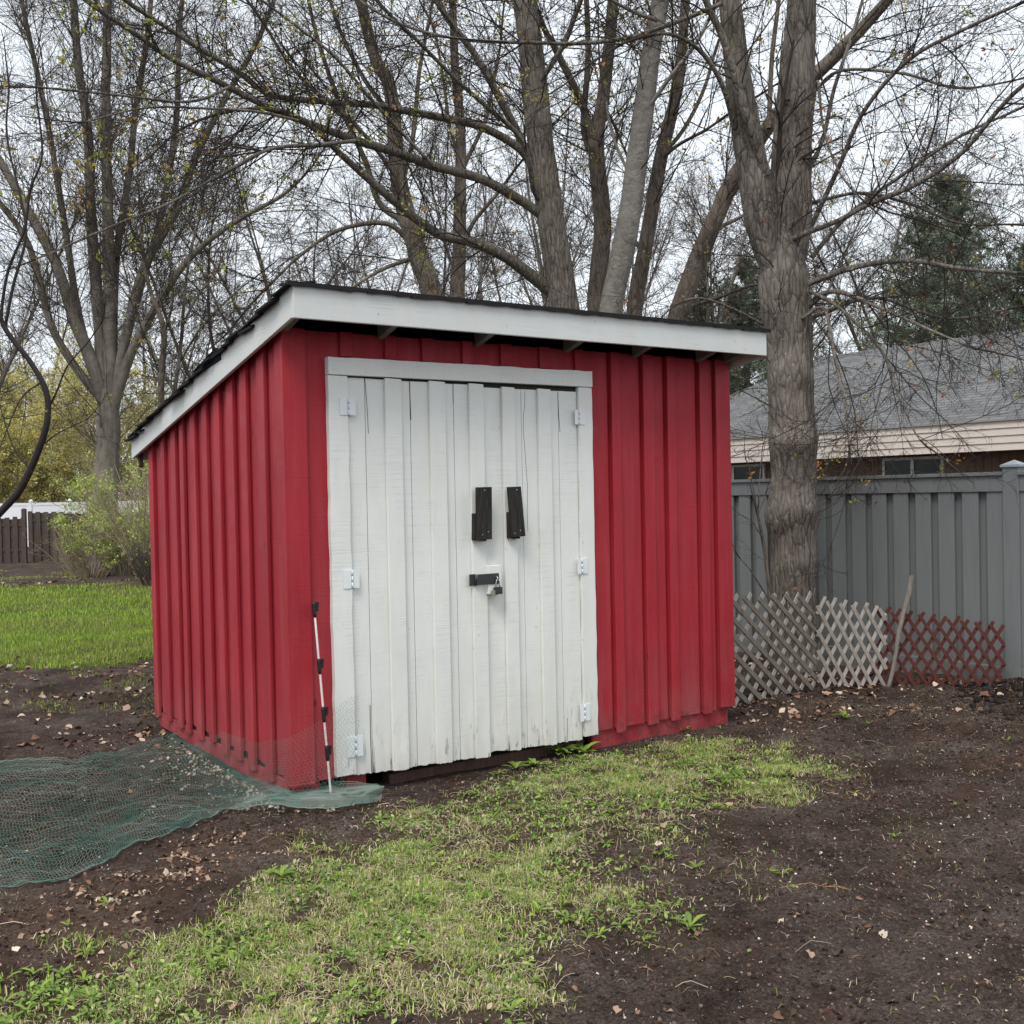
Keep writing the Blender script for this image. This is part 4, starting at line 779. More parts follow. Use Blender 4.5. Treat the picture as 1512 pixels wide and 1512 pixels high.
def bark_tube(P, r, n, amp, seed, burls=()):
    """closed limb surface with furrowed bark relief"""
    r = r.copy(); k_ = min(4, len(r)-2); r[-k_:] = r[-k_:]*np.linspace(.9, .08, k_)
    V, Q = tubes(P[None], r[None], n); V = V.reshape(len(P), n, 3); c = P[:, None, :]; d = V-c; dn = nrm(d)
    s = np.r_[0, np.cumsum(np.linalg.norm(np.diff(P, axis=0), axis=1))]; th = np.arange(n)*2*math.pi/n
    TT, SS = np.meshgrid(th, s); R0 = np.repeat(r[:, None], n, 1); cx, sx_ = np.cos(TT)*R0, np.sin(TT)*R0
    f = fbm(cx*34+seed, sx_*34+SS*5, 401, 4)+.6*fbm(cx*80+SS*9, sx_*80-seed, 403, 3)
    ridg = 1-np.abs(2*fbm(cx*22+SS*1.2+seed, sx_*22-SS*1.1, 407, 3)-1)*2.2
    h = amp*((f-.8)*1.1+ridg*.8-.3)*np.clip(R0/.15, .25, 1)+R0*.14*(fbm(cx*6+SS*1.6, sx_*6+seed, 409, 3)-.5)
    for bs, bt, ba, bw in burls: h = h+ba*np.exp(-((SS-bs)/bw)**2)*np.exp(-((np.angle(np.exp(1j*(TT-bt))))/.9)**2)
    V = V+dn*h[:, :, None]; return V.reshape(-1, 3), Q
def grow(P0, D, L, r0, K, wob, up, tip=.3, seed=0, sag=0.0):
    r = np.random.default_rng(seed); n = len(P0); P = np.empty((n, K+1, 3)); P[:, 0] = P0; d = nrm(D.copy()); cur = r.normal(0, 1, (n, 3))*wob*.6
    for k in range(K):
        cur = cur*.6+r.normal(0, wob, (n, 3)); d = d+cur/K*2.2; d[:, 2] += (up-sag*(k/K))/K; d = nrm(d); P[:, k+1] = P[:, k]+d*(L/K)[:, None]
    t = np.linspace(0, 1, K+1); R = r0[:, None]*(1-(1-tip)*t)[None]; return P, R
def spawn(P, R, npar, t0, t1, a0, a1, lf, rf, seed, rmin=.0015, Lmin=.12, w=None, fan=None):
    """children from every strand of (P,R): npar per strand; returns start points, directions, lengths, radii"""
    r = np.random.default_rng(seed); n, K, _ = P.shape; seg = np.linalg.norm(P[:, 1:]-P[:, :-1], axis=2).sum(1)
    c = np.maximum(1, np.round(npar*np.ones(n) if np.isscalar(npar) else npar)).astype(int); i = np.repeat(np.arange(n), c); m = len(i)
    t = t0+(t1-t0)*r.random(m); x = t*(K-1); k = np.minimum(x.astype(int), K-2); f = (x-k)[:, None]
    p = P[i, k]*(1-f)+P[i, k+1]*f; tan = nrm(P[i, k+1]-P[i, k]); rr = R[i, k]*(1-f[:, 0])+R[i, k+1]*f[:, 0]
    q = r.normal(0, 1, (m, 3))
    if fan is not None: q = q*np.array(fan)[None]
    q = nrm(q-(q*tan).sum(1, keepdims=True)*tan); a = np.radians(r.uniform(a0, a1, m))[:, None]
    D = tan*np.cos(a)+q*np.sin(a); L = np.maximum(Lmin, seg[i]*lf*r.uniform(.55, 1.25, m)*(1.1-.6*t)); rad = np.maximum(rmin, rr*rf*r.uniform(.6, 1.1, m)); return p, D, L, rad
def buds(P, n, seed, cols, size=.035, per=7):
    """loose drooping tassels of small opening leaves at twig ends"""
    r = np.random.default_rng(seed); i = r.choice(len(P), min(n, len(P)), replace=False); c = np.repeat(P[i], per, 0)+r.normal(0, size*.75, (len(i)*per, 3)); m = len(c)
    base = np.array(cols)[r.integers(0, len(cols), len(i))]; col = np.repeat(base, per, 0)*r.uniform(.7, 1.25, (m, 1))
    return scatter(LT, LQ, c, euler(r.normal(1.2, .7, m), r.normal(0, .8, m), r.uniform(0, 6.28, m)), (size*r.uniform(.5, 1.3, m))[:, None]*np.array([[1, .55, .6]]), col, .2)
TREEN = [0]
def tree(name, label, cat, base, trunk, limbs, bark, twig, group=None, amp=.012, sides=40, lv=(14, 9, 6), len1=(1.0, 2.6), r1=.012, rt=.0024, leafn=0, leafc=None, up=.25, ang=(35, 75), leafsize=.035, start=.12, sag=0.0, lsag=0.0, burls=(), fan=None, limbk=.85, per=7):
    """trunk: list of (P,r); limbs: list of (P,r) children of the trunk; twigs are grown from the limbs"""
    TREEN[0] += 100; sd = TREEN[0]; base = np.array(base, float); t = thing(name, label, cat, base, 0, group); tr = None
    for k, (P, r) in enumerate(trunk):
        v, q = bark_tube(P-base, r, sides, amp, k*3.1+sd, burls if k == 0 else ()); o = mesh_np('trunk' if k == 0 else 'stem', v, q, bark, t if k == 0 else tr, True); tr = tr or o
    for k, (P, r) in enumerate(limbs):
        v, q = bark_tube(P-base, r*limbk, max(8, sides//3), amp*.5, k*1.7+sd); mesh_np('limb', v, q, bark, tr, True)
    Vs = []; ends = []
    src = [(P, r, start) for P, r in limbs]+[(P, r, .55) for P, r in trunk]
    A0 = [[], [], [], []]
    for k, (P, r, s0) in enumerate(src):
        Ln = np.linalg.norm(np.diff(P, axis=0), axis=1).sum(); cnt = lv[0]*max(.35, Ln/3.0)
        p, D, L, rad = spawn(P[None], r[None], cnt, s0, .99, ang[0], ang[1], 0, .45, sd+k+1, fan=fan); rg = np.random.default_rng(sd+k+51); L = rg.uniform(len1[0], len1[1], len(p)); rad = np.clip(rad, rt*1.6, r1)*(L/len1[1])**.5
        for a_, b_ in zip(A0, (p, D, L, rad)): a_.append(b_)
        for a_, b_ in zip(A0, (P[-4:-3], nrm(P[-2:-1]-P[-4:-3]), np.array([min(max(r[-4]*70, .12), len1[1])]), np.array([min(r[-4], .03)]))): a_.append(b_)      # the limb's own end carries on as fine wood
    p, D, L, rad = [np.concatenate(a_) for a_ in A0]; P1, R1 = grow(p, D, L, rad, 7, .22, up, .35, sd+61, sag); v, q = tubes(P1, R1, 5); Vs.append((v, q))
    p, D, L, rad = spawn(P1, R1, lv[1]*L/np.mean(L), .12, 1, 28, 62, .42, .55, sd+62, rt*1.1); P2, R2_ = grow(p, D, L, rad, 5, .25, up*.7, .45, sd+63, sag); v, q = tubes(P2, R2_, 4); Vs.append((v, q))
    if lv[2]:
        p, D, L, rad = spawn(P2, R2_, lv[2]*np.clip(L/np.mean(L), .4, 2), .15, 1, 25, 60, .45, .6, sd+64, rt*.75, .07); P3, R3 = grow(p, D, L, rad, 3, .22, up*.6, .55, sd+65, lsag); v, q = tubes(P3, R3, 3); Vs.append((v, q)); ends = np.concatenate([P3[:, -1], P2[:, -1]])
    else: ends = P2[:, -1]
    o = 0; VV, QQ = [], []
    for v, q in Vs: VV.append(v); QQ.append(q+o); o += len(v)
    cr = mesh_np('crown', np.concatenate(VV)-base, np.concatenate(QQ), twig, t, True)
    if leafn:
        v, q, c = buds(ends, leafn, sd+70, leafc, leafsize, per); mesh_np('young_leaves', v-base, q, LEAF, cr, False, c)
    return t, ends
gnd = lambda x, y: float(gz(x, y))
def gbase(px, Y):
    p = A(px, 900, Y); p[2] = gnd(p[0], p[1])-.05; return p
YG = [(.36, .36, .05), (.28, .32, .05), (.42, .33, .07), (.34, .22, .05)]; RG = [(.40, .20, .06), (.32, .12, .06), (.42, .30, .08), (.30, .30, .06)]
# near maple by the grey fence
b = gbase(1173, 9.7)
tk = limb_px([(1174, 990), (1174, 890), (1172, 790), (1171, 700), (1170, 645), (1168, 590), (1164, 500), (1158, 420), (1153, 372), (1150, 335), (1149, 310)], 9.7, 9.7, 0, [80, 70, 64, 64, 69, 64, 66, 73, 60, 36, 16], .04, b[2])
Lf = limb_px([(1146, 430), (1137, 372), (1127, 325), (1112, 255), (1094, 140), (1085, 68), (1078, 0), (1068, -120), (1050, -300)], 9.68, 9.3, 0, [24, 44, 52, 46, 38, 35, 32, 28, 20], .05)
Rt = limb_px([(1163, 430), (1165, 372), (1167, 320), (1169, 237), (1175, 135), (1181, 50), (1184, 0), (1190, -120), (1200, -320)], 9.72, 9.9, 0, [30, 54, 62, 58, 52, 45, 41, 34, 24], .05)
lm = [limb_px([(1131, 258), (1114, 205), (1096, 150), (1085, 110), (1066, 52), (1048, 15), (1020, -60)], 9.5, 9.0, 19, 10, .06),
      limb_px([(1085, 190), (1072, 140), (1050, 95), (1020, 64), (985, 50), (940, 55)], 9.5, 8.8, 11, 5, .06),
      limb_px([(1150, 362), (1186, 346), (1240, 325), (1276, 305), (1356, 270), (1421, 225), (1476, 160), (1512, 125), (1600, 60)], 9.62, 7.9, 9, 7, .06),
      limb_px([(1066, 5), (1000, 32), (930, 55), (860, 64), (790, 63), (700, 60), (630, 48), (570, 25), (500, -20)], 9.1, 9.3, 8, 4, .06),
      limb_px([(1190, 420), (1260, 395), (1340, 385), (1430, 398), (1540, 405)], 9.6, 8.6, 11, 5, .06),
      limb_px([(1190, 455), (1230, 430), (1300, 455), (1380, 490), (1450, 520)], 9.6, 8.2, 9, 3, .06),
      limb_px([(1185, 470), (1217, 455), (1231, 520), (1246, 590), (1253, 640), (1257, 685)], 9.5, 8.7, 7, 3, .06),
      limb_px([(1196, 430), (1240, 455), (1300, 516), (1326, 580), (1352, 640), (1379, 672)], 9.5, 8.4, 7, 2.5, .06),
      limb_px([(1190, 260), (1215, 205), (1232, 130), (1262, 40), (1290, -60)], 9.8, 9.6, 8, 4, .06),
      limb_px([(1190, 350), (1235, 255), (1275, 165), (1340, 90), (1420, 45), (1540, -10)], 9.8, 8.3, 9, 5, .06),
      limb_px([(1198, 140), (1240, 105), (1330, 108), (1420, 130), (1540, 110)], 9.8, 8.4, 6, 3, .06), limb_px([(1196, 300), (1270, 285), (1340, 300), (1420, 330), (1520, 330)], 9.8, 9.0, 6, 3, .06), limb_px([(1196, 470), (1290, 440), (1400, 470), (1520, 450)], 9.9, 9.6, 7, 3, .06),
      limb_px([(1196, 200), (1207, 120), (1216, 190), (1240, 255), (1275, 300)], 9.5, 9.0, 5, 3, .06),
      limb_px([(1198, 380), (1250, 320), (1330, 260), (1420, 200), (1530, 150)], 9.9, 9.6, 8, 4, .06),
      limb_px([(1128, 480), (1080, 455), (1030, 440), (985, 455)], 9.7, 9.2, 5, 2.5, .06)]
tree('maple_tree', 'large maple with furrowed forked trunk in front of the grey fence', 'tree', b, [tk, Lf, Rt], lm, BARK_A, TWIG, None, .014, 72, (19, 9, 7), (.6, 1.6), .0085, .0021, 320, RG, .10, (30, 75), .03, .22, .25, .2, ((1.42, 3.4, .06, .16), (1.45, 5.4, .045, .14), (2.05, 4.6, .05, .12), (2.7, 4.4, .05, .15), (1.0, 4.7, .02, .1)), (1, .8, .7))
# maple standing right behind the shed with long limbs reaching left
b = gbase(862, 14.5)
tk = limb_px([(864, 900), (852, 620), (835, 465), (822, 380), (814, 330), (797, 200), (783, 66), (775, 0), (760, -140), (740, -320)], 14.5, 14.3, 0, [62, 52, 43, 41, 39, 38, 36, 34, 30, 20], .07, b[2])
lm = [limb_px([(800, 318), (775, 300), (712, 265), (639, 245), (593, 228), (525, 207), (450, 180), (390, 155), (310, 115), (250, 85), (200, 50), (140, 10), (60, -50)], 14.4, 10.5, 17, 6, .08),
      limb_px([(790, 250), (765, 218), (712, 188), (659, 175), (606, 165), (550, 155), (480, 150), (400, 140), (350, 105), (300, 75), (250, 43), (185, 0), (100, -70)], 14.4, 11.0, 14, 6, .08),
      limb_px([(835, 445), (807, 425), (751, 382), (698, 357), (645, 344), (583, 298), (540, 261), (500, 225), (470, 195), (420, 165), (340, 160)], 14.6, 12.0, 23, 5, .08),
      limb_px([(525, 208), (470, 214), (400, 220), (340, 250), (250, 300), (175, 330), (50, 385)], 11.8, 9.8, 7, 3, .08),
      limb_px([(798, 295), (788, 281), (771, 208), (712, 152), (672, 116), (616, 60), (580, 26), (520, -40)], 14.3, 12.0, 9, 5, .08),
      limb_px([(785, 240), (765, 198), (731, 132), (698, 76), (665, 33), (645, 0), (610, -70)], 14.5, 13.3, 14, 9, .08),
      limb_px([(790, 130), (830, 70), (850, 20), (880, -60)], 14.3, 13.5, 10, 8, .08),
      limb_px([(640, 245), (560, 160), (500, 90), (440, 40), (330, -40)], 13.0, 11.4, 6, 4, .08),
      limb_px([(340, 128), (280, 150), (170, 140), (40, 128), (-60, 130)], 10.7, 9.3, 5, 3, .08),
      limb_px([(440, 178), (380, 165), (300, 160), (210, 160), (90, 190)], 11.4, 9.9, 5, 2.5, .08)]
tree('maple_tree', 'maple behind the shed roof whose long limbs reach far left', 'tree', b, [tk], lm, BARK_A, TWIG, None, .014, 40, (17, 9, 7), (.8, 2.1), .011, .0026, 650, YG, .12, (30, 70), .048, .10, .15, .1, (), (1, .9, .7), limbk=.88)
# leaning brown clump behind it
b = gbase(928, 15.6)
s1 = limb_px([(915, 900), (895, 600), (880, 463), (884, 400), (890, 330), (880, 215), (890, 150), (900, 60), (905, 0), (912, -150)], 15.6, 15.3, 0, [56, 40, 25, 25, 26, 23, 19, 17, 16, 12], .08, b[2])
s2 = limb_px([(925, 900), (932, 600), (936, 470), (956, 347), (976, 231), (996, 150), (1008, 60), (1012, 0), (1030, -160)], 15.5, 15.2, 0, [40, 28, 23, 22, 20, 17, 15, 14, 10], .08, b[2])
s3 = limb_px([(945, 900), (965, 600), (1000, 470), (1030, 385), (1060, 315), (1081, 270), (1125, 200), (1165, 150), (1237, 78), (1311, 0), (1400, -110)], 15.4, 12.5, 0, [40, 32, 29, 28, 25, 24, 21, 20, 19, 16, 10], .08, b[2])
lm = [limb_px([(884, 225), (857, 149), (817, 66), (804, 43), (780, -20)], 15.4, 15.0, 15, 9, .08), limb_px([(1033, 385), (1060, 340), (1085, 325), (1130, 300)], 15.0, 15.6, 8, 5, .08), limb_px([(976, 231), (1010, 190), (1040, 130), (1060, 60)], 15.3, 15.9, 8, 5, .08), limb_px([(972, 240), (1000, 215), (1045, 190), (1085, 160)], 15.3, 14.4, 7, 4, .08), limb_px([(1010, 455), (1060, 440), (1120, 420), (1170, 440)], 15.0, 13.8, 7, 4, .08), limb_px([(880, 240), (862, 190), (868, 90), (866, 0), (860, -90)], 15.5, 16, 12, 8, .08), limb_px([(1135, 190), (1140, 85), (1150, 0), (1160, -100)], 13.4, 13.8, 9, 6, .08), limb_px([(950, 380), (930, 330), (935, 260), (905, 180)], 15.4, 16.2, 7, 4, .08)]
tree('maple_tree', 'brown many stemmed maple with one stem leaning right behind the shed', 'tree', b, [s1, s2, s3], lm, BARK_C, TWIG, None, .012, 32, (11, 8, 5), (.8, 2.2), .011, .003, 420, YG, .2, (30, 65), .05, .1, .1, .1)
b = gbase(886, 14.2)
s = limb_px([(868, 900), (885, 600), (900, 466), (914, 398), (927, 331), (946, 198), (963, 66), (975, 0), (990, -120), (1010, -300)], 14.2, 13.6, 0, [50, 40, 34, 34, 33, 30, 27, 26, 22, 15], .08, b[2])
lm = [limb_px([(950, 170), (985, 120), (1030, 60), (1060, 0)], 13.8, 13.2, 8, 5, .08), limb_px([(935, 270), (905, 200), (890, 120)], 14, 14.5, 6, 4, .08), limb_px([(970, 30), (930, 15), (850, -30)], 13.6, 12.5, 7, 4, .08)]
tree('maple_tree', 'smooth pale grey maple trunk rising straight behind the shed roof', 'tree', b, [s], lm, BARK_B, TWIG, None, .004, 32, (8, 7, 5), (.8, 1.8), .01, .0028, 60, YG, .2, (30, 65), .036)
# two trunks further back
b = gbase(690, 20)
s = limb_px([(700, 900), (665, 600), (639, 440), (622, 390), (609, 347), (589, 265), (576, 132), (553, 83), (533, 0), (510, -140)], 20, 19.6, 0, [60, 42, 31, 29, 27, 24, 19, 17, 15, 10], .1, b[2])
lm = [limb_px([(600, 330), (560, 300), (540, 240), (500, 150), (470, 60), (450, -20)], 19.8, 19.4, 11, 6, .1), limb_px([(592, 280), (610, 200), (620, 100), (640, 0)], 19.8, 20.3, 9, 6, .1), limb_px([(608, 360), (570, 330), (500, 340), (440, 380), (400, 420)], 19.9, 19, 10, 4, .1), limb_px([(615, 380), (560, 400), (500, 440), (470, 470)], 19.9, 18.6, 8, 3, .1), limb_px([(580, 170), (540, 120), (500, 40), (480, -30)], 19.7, 20.6, 9, 6, .1), limb_px([(592, 270), (530, 190), (440, 110), (380, 20)], 19.7, 18.6, 8, 5, .1)]
tree('maple_tree', 'dark leaning trunk behind the roof left of the long limbs', 'tree', b, [s], lm, BARK_C, TWIG, None, .012, 28, (12, 9, 6), (1.0, 2.6), .013, .0034, 120, YG, .15, (30, 70), .045, .1, .1)
b = gbase(676, 21)
s = limb_px([(676, 900), (675, 600), (675, 443), (677, 390), (679, 331), (680, 198), (672, 100), (668, 0), (660, -120)], 21, 21, 0, [36, 27, 22, 21, 19, 15, 12, 10, 7], .1, b[2])
lm = [limb_px([(680, 255), (685, 245), (715, 182), (725, 142), (740, 60)], 21, 21.4, 8, 5, .1), limb_px([(682, 370), (698, 330), (735, 285), (760, 250)], 21, 20.5, 9, 5, .1), limb_px([(679, 240), (665, 190), (655, 120), (640, 30)], 21, 21.6, 6, 4, .1)]
tree('maple_tree', 'slim straight trunk forking low in the gap behind the roof', 'tree', b, [s], lm, BARK_C, TWIG, None, .01, 24, (10, 8, 6), (.9, 2.2), .012, .0034, 50, YG, .2, (30, 65), .04)
# big many stemmed tree at the far left
b = gbase(150, 28.5); Yt = 28.5
tk = limb_px([(150, 832), (152, 780), (157, 700), (160, 631), (160, 585), (160, 550)], Yt, Yt, 0, [44, 39, 34, 33, 26, 10], .12, b[2])
st = [limb_px(p, Yt, Y1, w0, w1, .15) for p, Y1, w0, w1 in [
    ([(156, 600), (130, 520), (109, 470), (83, 390), (43, 314), (0, 238), (-60, 140)], 27, 26, 11), ([(150, 590), (110, 540), (76, 480), (43, 364), (0, 300), (-60, 230)], 28, 17, 9), ([(158, 600), (150, 540), (148, 500), (135, 330), (130, 198), (116, 99), (108, 0), (95, -120)], 28.5, 24, 12),
    ([(162, 600), (163, 540), (162, 496), (159, 298), (156, 198), (158, 60), (160, 0), (165, -120)], 27.8, 26, 12), ([(166, 580), (168, 480), (172, 380), (192, 248), (200, 165), (220, 33), (228, -100)], 28.8, 16, 8), ([(166, 600), (178, 540), (185, 500), (212, 397), (258, 314), (290, 230), (330, 150), (380, 60), (420, -40)], 27.6, 21, 7),
    ([(168, 600), (190, 530), (215, 480), (255, 413), (298, 364), (357, 321), (413, 291), (460, 250)], 27.2, 20, 5), ([(160, 600), (120, 480), (95, 330), (70, 180), (40, 40), (20, -60)], 29.6, 15, 8), ([(166, 590), (200, 450), (235, 330), (260, 180), (265, 40), (280, -80)], 29.4, 15, 8)]]
tree('cottonwood_tree', 'huge grey many stemmed tree fanning out above the green shrub', 'tree', b, [tk], st, BARK_F, TWIG_F, None, .02, 36, (12, 11, 8), (1.4, 3.8), .017, .0042, 420, YG, .25, (25, 60), .06, .22, .1, .1, limbk=.78)
# thin dark understorey tree right of it, and the sapling at the left edge
b = gbase(246, 17.5)
s = limb_px([(250, 900), (246, 700), (238, 590), (240, 540), (241, 483), (222, 430), (212, 380), (205, 300)], 17.5, 17.0, 0, [14, 12, 10, 9, 8, 6, 5, 3], .08, b[2])
lm = [limb_px([(240, 620), (256, 585), (268, 500), (272, 440), (280, 380), (300, 300)], 17.4, 17.8, 8, 3, .08), limb_px([(241, 500), (255, 440), (250, 360), (262, 290)], 17.3, 17, 5, 3, .08), limb_px([(270, 480), (290, 440), (320, 400), (345, 330)], 17.6, 18, 5, 2, .08), limb_px([(239, 560), (215, 500), (190, 440), (160, 400)], 17.4, 16.8, 4, 2, .08), limb_px([(262, 540), (300, 480), (350, 430), (390, 400)], 17.6, 17, 4, 2, .08)]
tree('understorey_tree', 'thin dark twiggy tree rising behind the low end of the roof', 'tree', b, [s], lm, BARK_C, TWIG_D, None, .004, 14, (15, 8, 5), (.5, 1.5), .006, .0028, 160, YG, .2, (30, 65), .03)
b = np.array(A(-150, 1000, 8.6)); b[2] = gnd(b[0], b[1])-.05
s = limb_px([(-150, 1000), (-90, 850), (0, 757), (33, 717), (63, 648), (71, 605), (66, 572), (43, 532), (10, 489), (-8, 440), (-20, 350)], 8.6, 8.3, 0, [20, 16, 11, 11, 10, 9, 9, 8, 7, 6, 4], .05, b[2])
lm = [limb_px([(71, 605), (85, 575), (100, 540), (130, 505), (160, 462)], 8.5, 8.2, 3.5, 1.5, .05), limb_px([(12, 495), (2, 470), (12, 400), (36, 340), (45, 280), (62, 230), (55, 150)], 8.35, 8.2, 6, 3, .05), limb_px([(8, 480), (20, 420), (38, 350), (30, 290), (10, 200), (15, 120)], 8.4, 8.7, 6, 3, .05), limb_px([(66, 655), (85, 640), (110, 628), (150, 610)], 8.5, 8.3, 2.5, 1.2, .05), limb_px([(45, 695), (20, 660), (0, 600), (-10, 560)], 8.5, 8.8, 3, 2, .05), limb_px([(60, 565), (30, 590), (0, 660), (-20, 700)], 8.4, 8.0, 3, 1.5, .05)]
tree('sapling_tree', 'curved dark sapling bending in from the left edge', 'sapling', b, [s], lm, flat('dark_smooth_bark', (.030, .024, .022), .8, .25, 0, .4, 12), TWIG_D, None, .002, 14, (7, 5, 3), (.25, .8), .0035, .0016, 40, YG, .15, (30, 70), .018, .1, .0, 0)
# slim suckers at the foot of the near maple
b = gbase(1138, 9.35)
s = limb_px([(1139, 905), (1136, 880), (1131, 830), (1125, 790), (1118, 755)], 9.35, 9.3, 0, [6, 6, 5, 5, 4], .03, b[2])
lm = [limb_px([(1119, 758), (1112, 720), (1106, 690), (1096, 670)], 9.3, 9.2, 2.5, 1.2, .03), limb_px([(1119, 758), (1121, 720), (1124, 680), (1127, 650)], 9.3, 9.4, 2.5, 1.2, .03), limb_px([(1120, 760), (1128, 735), (1137, 715)], 9.3, 9.35, 2, 1.2, .03), limb_px([(1138, 890), (1110, 845), (1084, 815)], 9.35, 9.2, 2.5, 1.6, .03), limb_px([(1126, 795), (1110, 770), (1092, 760)], 9.3, 9.1, 1.6, 1, .03)]
tree('sapling_tree', 'slim bare sucker shoot between shed and big maple trunk', 'sapling', b, [s], lm, BARK_C, TWIG, None, .001, 12, (3, 3, 0), (.12, .35), .002, .0013, 0, None, .2, (25, 55))
# bare trees in the distance
def wild(name, label, x, y, H, r0, seed, nst, bark, twig, group, leafn=0, leafc=None, lv=(9, 9, 6), leafsize=.07, spread=.5, per=7, split=.28, rt=.006):
    r = np.random.default_rng(seed); b = np.array([x, y, gnd(x, y)-.1]); n = 8; z = np.linspace(0, H*split, n); P = np.stack([b[0]+np.cumsum(r.normal(0, .03, n)), b[1]+np.cumsum(r.normal(0, .03, n)), b[2]+z], 1); tk = resample(P, np.linspace(r0*1.2, r0*.8, n), .25); L_ = []
    for k in range(nst):
        a = 6.28*(k+r.random()*.6)/nst; d = np.array([[math.cos(a)*spread, math.sin(a)*spread, 1.0]])*[[1, 1, r.uniform(.7, 1.3)]]; p, R = grow(P[-1:]*1.0-np.array([[0, 0, r.uniform(0, H*split*.4)]]), d, np.array([H*(1-split)*r.uniform(.75, 1.05)]), np.array([r0*r.uniform(.4, .65)]), 9, .16, .25, .22, seed*7+k); L_.append(resample(p[0], R[0], .3))
    return tree(name, label, 'tree', b, [tk], L_, bark, twig, group, .01, 14, lv, (1.2, 3.4), .02, rt, leafn, leafc, .2, (28, 65), leafsize, .15, per=per)
GB = 'bare trees beyond the gardens'
WL = 'bare grey brown tree far beyond the gardens'
for k, (px, Y, H, r0, ns) in enumerate([(330, 38, 15, .2, 5), (430, 33, 13, .17, 5), (520, 44, 17, .22, 6), (620, 36, 14, .17, 5), (760, 34, 15, .18, 5), (840, 42, 18, .22, 6), (985, 33, 14, .17, 5), (1100, 40, 16, .2, 5), (1240, 36, 15, .18, 5), (1330, 46, 17, .22, 6), (1470, 38, 15, .18, 5), (60, 54, 18, .24, 6), (240, 56, 16, .2, 5), (-40, 38, 15, .2, 5), (1560, 44, 16, .2, 5)]):
    p = A(px, 700, Y); wild('bare_tree', WL, p[0], p[1], H, r0, 900+k, ns, BARK_F, TWIG_F, GB)
YL = [(.80, .70, .22), (.88, .74, .26), (.66, .66, .22), (.84, .74, .38), (.54, .58, .2)]
for px, Y, H, lab, sd_ in ((20, 50, 8.2, 'yellow green budding tree at far left above white fence', 1), (100, 52, 7.0, 'low yellow budding tree between far left tree and big grey trunk', 2), (-60, 51, 9.5, 'tall yellow leafing tree cut by the left picture edge', 3), (215, 50, 7.6, 'olive green budding tree right behind the big grey trunk', 4), (300, 53, 7.0, 'pale brown budding tree partly hidden behind the low roof end', 5)):
    p = A(px, 760, Y); wild('budding_tree', lab, p[0], p[1], H, .1, 950+sd_, 7, BARK_F, TWIG_Y, 'budding trees at the far left', 8000 if sd_ < 4 else 4200, YL if sd_ < 4 else [(.40, .38, .16), (.46, .38, .20), (.32, .34, .13)], (10, 8, 5), .105, .8, 5, .12, .0045)
# green shrub with many canes at the foot of the big tree
def shrub(name, label, px, Y, H, wd, ncane, nleaf, cols, seed, lsize=.05, group=None):
    r = np.random.default_rng(seed); p = A(px, 800, Y); b = np.array([p[0], p[1], gnd(p[0], p[1])-.05]); t = thing(name, label, 'shrub', b, 0, group)
    a = r.uniform(0, 6.28, ncane); q = r.uniform(.05, 1, ncane)**.6; P0 = np.stack([np.cos(a)*wd*.22*q, np.sin(a)*wd*.22*q, np.zeros(ncane)], 1); D = np.stack([np.cos(a)*q*wd/H*.75, np.sin(a)*q*wd/H*.75, np.ones(ncane)], 1)
    P, R = grow(P0, D, H*r.uniform(.55, 1.0, ncane), r.uniform(.008, .018, ncane), 8, .22, -.05, .3, seed+1, .25); v, q1 = tubes(P, R, 5); mesh_np('canes', v, q1, TWIG_Y if nleaf > 100 else TWIG_F, t, True)
    p2, D2, L2, r2 = spawn(P, R, 9, .25, 1, 25, 65, .3, .5, seed+2, .003); P2, R2_ = grow(p2, D2, L2, r2, 4, .25, .1, .5, seed+3); p3, D3, L3, r3 = spawn(P2, R2_, 4, .2, 1, 25, 65, .5, .6, seed+4, .002); P3, R3 = grow(p3, D3, L3, r3, 3, .2, .1, .5, seed+5)
    va, qa = tubes(P2, R2_, 4); vb, qb = tubes(P3, R3, 3); mesh_np('twigs', np.concatenate([va, vb]), np.concatenate([qa, qb+len(va)]), TWIG_Y if nleaf > 100 else TWIG_F, t, True)
    e = np.concatenate([P3[:, -1], P3[:, 1], P2[:, -1]]); k = (e[:, 2] > H*.18) & (fbm(e[:, 0]*1.1+seed, e[:, 2]*1.1, seed+9, 3) > .40); e = e[k]; v, q, c = buds(e, nleaf, seed+6, cols, lsize, 6); mesh_np('leaves', v, q, LEAF, t, False, c); return t
GL = [(.42, .55, .11), (.52, .62, .15), (.30, .42, .09), (.58, .64, .2)]
shrub('leafy_shrub', 'tall light green shrub growing in front of the big grey trunk', 184, 26.6, 3.1, 1.8, 80, 1400, GL, 61, .055); shrub('leafy_shrub', 'low green shrub with bent canes left of the tall shrub', 132, 26.2, 1.7, 1.7, 70, 600, GL, 63, .05); shrub('leafy_shrub', 'fresh green shrub beside the back corner of the red shed', 222, 24.5, 3.0, 1.5, 70, 620, GL, 65, .05)
shrub('leafy_shrub', 'dark twiggy shrub low against the shed back corner', 226, 21.5, 1.1, .9, 60, 60, GL, 67, .03)
